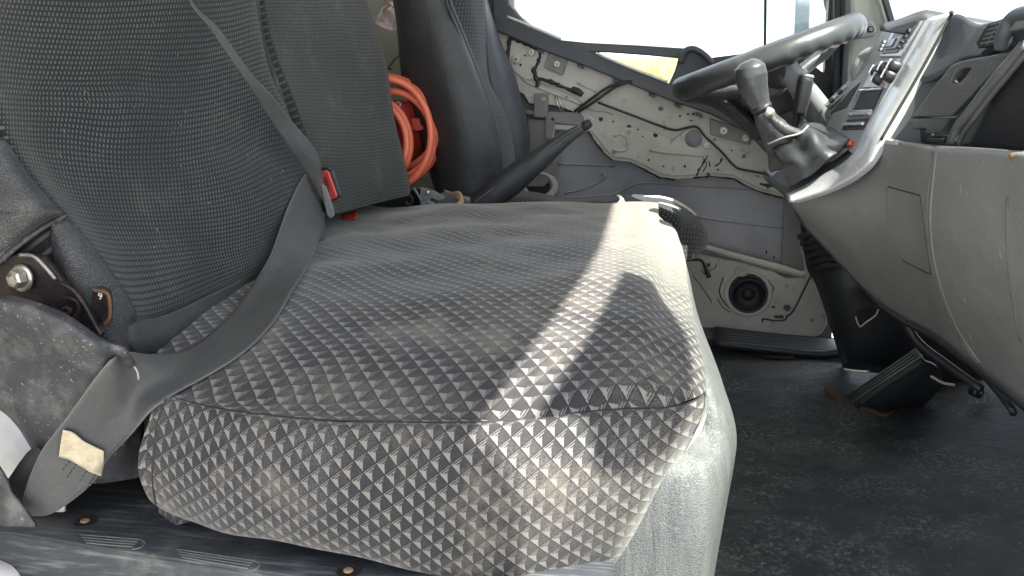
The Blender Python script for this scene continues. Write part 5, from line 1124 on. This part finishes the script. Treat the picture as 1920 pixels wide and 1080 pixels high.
for (x, y, rx, ry, hole) in ((161, 978, 20, 9, 1), (654, 1071, 17, 7, 0)):
    c = on(bso, x, y, 0) or Z(x, y, zt)
    lathe('bolt_hole', c, nz, [(.0135, .0), (.0135, .0008), (.0115, .0010), (.0112, .0003)], M['seam'], sl, 22)
    lathe('rusty_bolt', c+V((.0, -.001, .001)), nz, [(.0055, 0), (.0055, .0016), (.003, .0022), (.001, .0022)], M['brown'], sl, 14)
for (x0, y0, x1, y1, n) in ((150, 1003, 262, 1012, 4), (330, 1030, 478, 1052, 4)):
    for i in range(n):
        seam('grip_rib', bso, [(x0+i*4, y0+i*5), ((x0+x1)/2, (y0+y1)/2+i*5.0), (x1-i*4 if i else x1, y1+i*4.6)], .0009, M['ridge'], sl, 4, .0003)
    seam('grip_rib', bso, [(x1, y1), (x1+10, y1+6), (x1+2, y1+15), (x1-14, y1+18)], .0010, M['ridge'], sl, 4, .0003)
loft('trim_flange', [[Y(-80, 760, .82), Y(0, 885, .775), Y(30, 935, .775), Y(66, 984, .775)], [Y(-80, 960, .765), Y(0, 985, .772), Y(30, 987, .773), Y(64, 989, .774)]], M['cover'], sl, 5, 5, .004)
loft('dark_recess', [[Y(10, 905, .80), Y(60, 840, .80), Y(90, 860, .80)], [Y(20, 960, .80), Y(60, 940, .80), Y(110, 930, .80)]], M['seam'], sl, 4, 4, .004)
be = thing('white_body_panel', 'white painted cab body panel glimpsed at the far left edge', 'body panel', Y(0, 900, .86))
loft('panel', [[Y(-120, 640, .86), Y(0, 700, .86), Y(120, 760, .86)], [Y(-120, 800, .85), Y(0, 820, .85), Y(120, 850, .85)], [Y(-120, 960, .84), Y(0, 960, .84), Y(120, 960, .84)]], M['white'], be, 4, 4, .004)
wb = thing('outer_door_frame', 'white painted body edge below the dark sill in the bottom left corner', 'body edge', Y(0, 1100, .6))
loft('edge', [[Z(-200, 1010, .22), Z(0, 1050, .22), Z(40, 1090, .22)], [Z(-200, 1200, .20), Z(0, 1200, .20), Z(60, 1200, .20)]], M['white'], wb, 4, 4, .004)

# loose grit on the rubber mat
gv, gf = [], []
for _ in range(420):
    x, y = random.uniform(.09, .75), 1.05+random.random()**1.3*1.15; z = floor_z(x, y)+.0005; r = random.uniform(.0006, .0022)*(1.6 if random.random() < .07 else 1)
    k0 = len(gv); a0 = random.uniform(0, 6)
    for j in range(4): gv.append((x+r*math.cos(a0+j*1.57)*random.uniform(.6, 1.2), y+r*math.sin(a0+j*1.57)*random.uniform(.6, 1.2), z))
    gv.append((x, y, z+r*.7)); gf += [(k0+j, k0+(j+1) % 4, k0+4) for j in range(4)]
tag(obj('floor_grit', gv, gf, flat('grit', (.22, .20, .17), .9), None, None, False, False), kind='stuff')
# =================================================================== OCCLUDERS: near pillar of the cab and an added plate that blocks the sun
tube_pts = [V((.80, .36, .70)), V((.66, .34, 1.15)), V((.50, .32, 1.64))]
wsq = [V((.86, .40, .74)), V((.86, 2.28, .74)), V((.56, 2.28, 1.64)), V((.56, .40, 1.64))]
tag(plate('windscreen', [wsq], (wsq[0], (wsq[1]-wsq[0]).cross(wsq[2]-wsq[0])), .005, M['glass'], None, .001, 0, 0, False, True), 'clear windscreen glass above the dashboard', 'windscreen')
tag(tube('windscreen_pillar', tube_pts, .035, M['pillar'], None, 12, 4), 'beige windscreen pillar of the open passenger door', 'pillar')
blocker = [Z(a, b2, .455) for a, b2 in ((1157, 547), (1210, 556), (1262, 583), (1300, 620), (1328, 668), (1345, 740), (1290, 758), (1215, 762), (1175, 744), (1110, 728), (1050, 738), (1104, 655))]
blocker = [p+SUND/SUND.z*1.08 for p in blocker]  # added plate, outlined to throw a wedge shadow on the bench cushion
tag(plate('sun_blocker', [blocker], (blocker[0], (blocker[1]-blocker[0]).cross(blocker[4]-blocker[0])), .02, M['roof'], None, .004, 0, 0, False, True), 'added unseen plate under the cab roof that casts the wedge shadow', 'sun blocker')
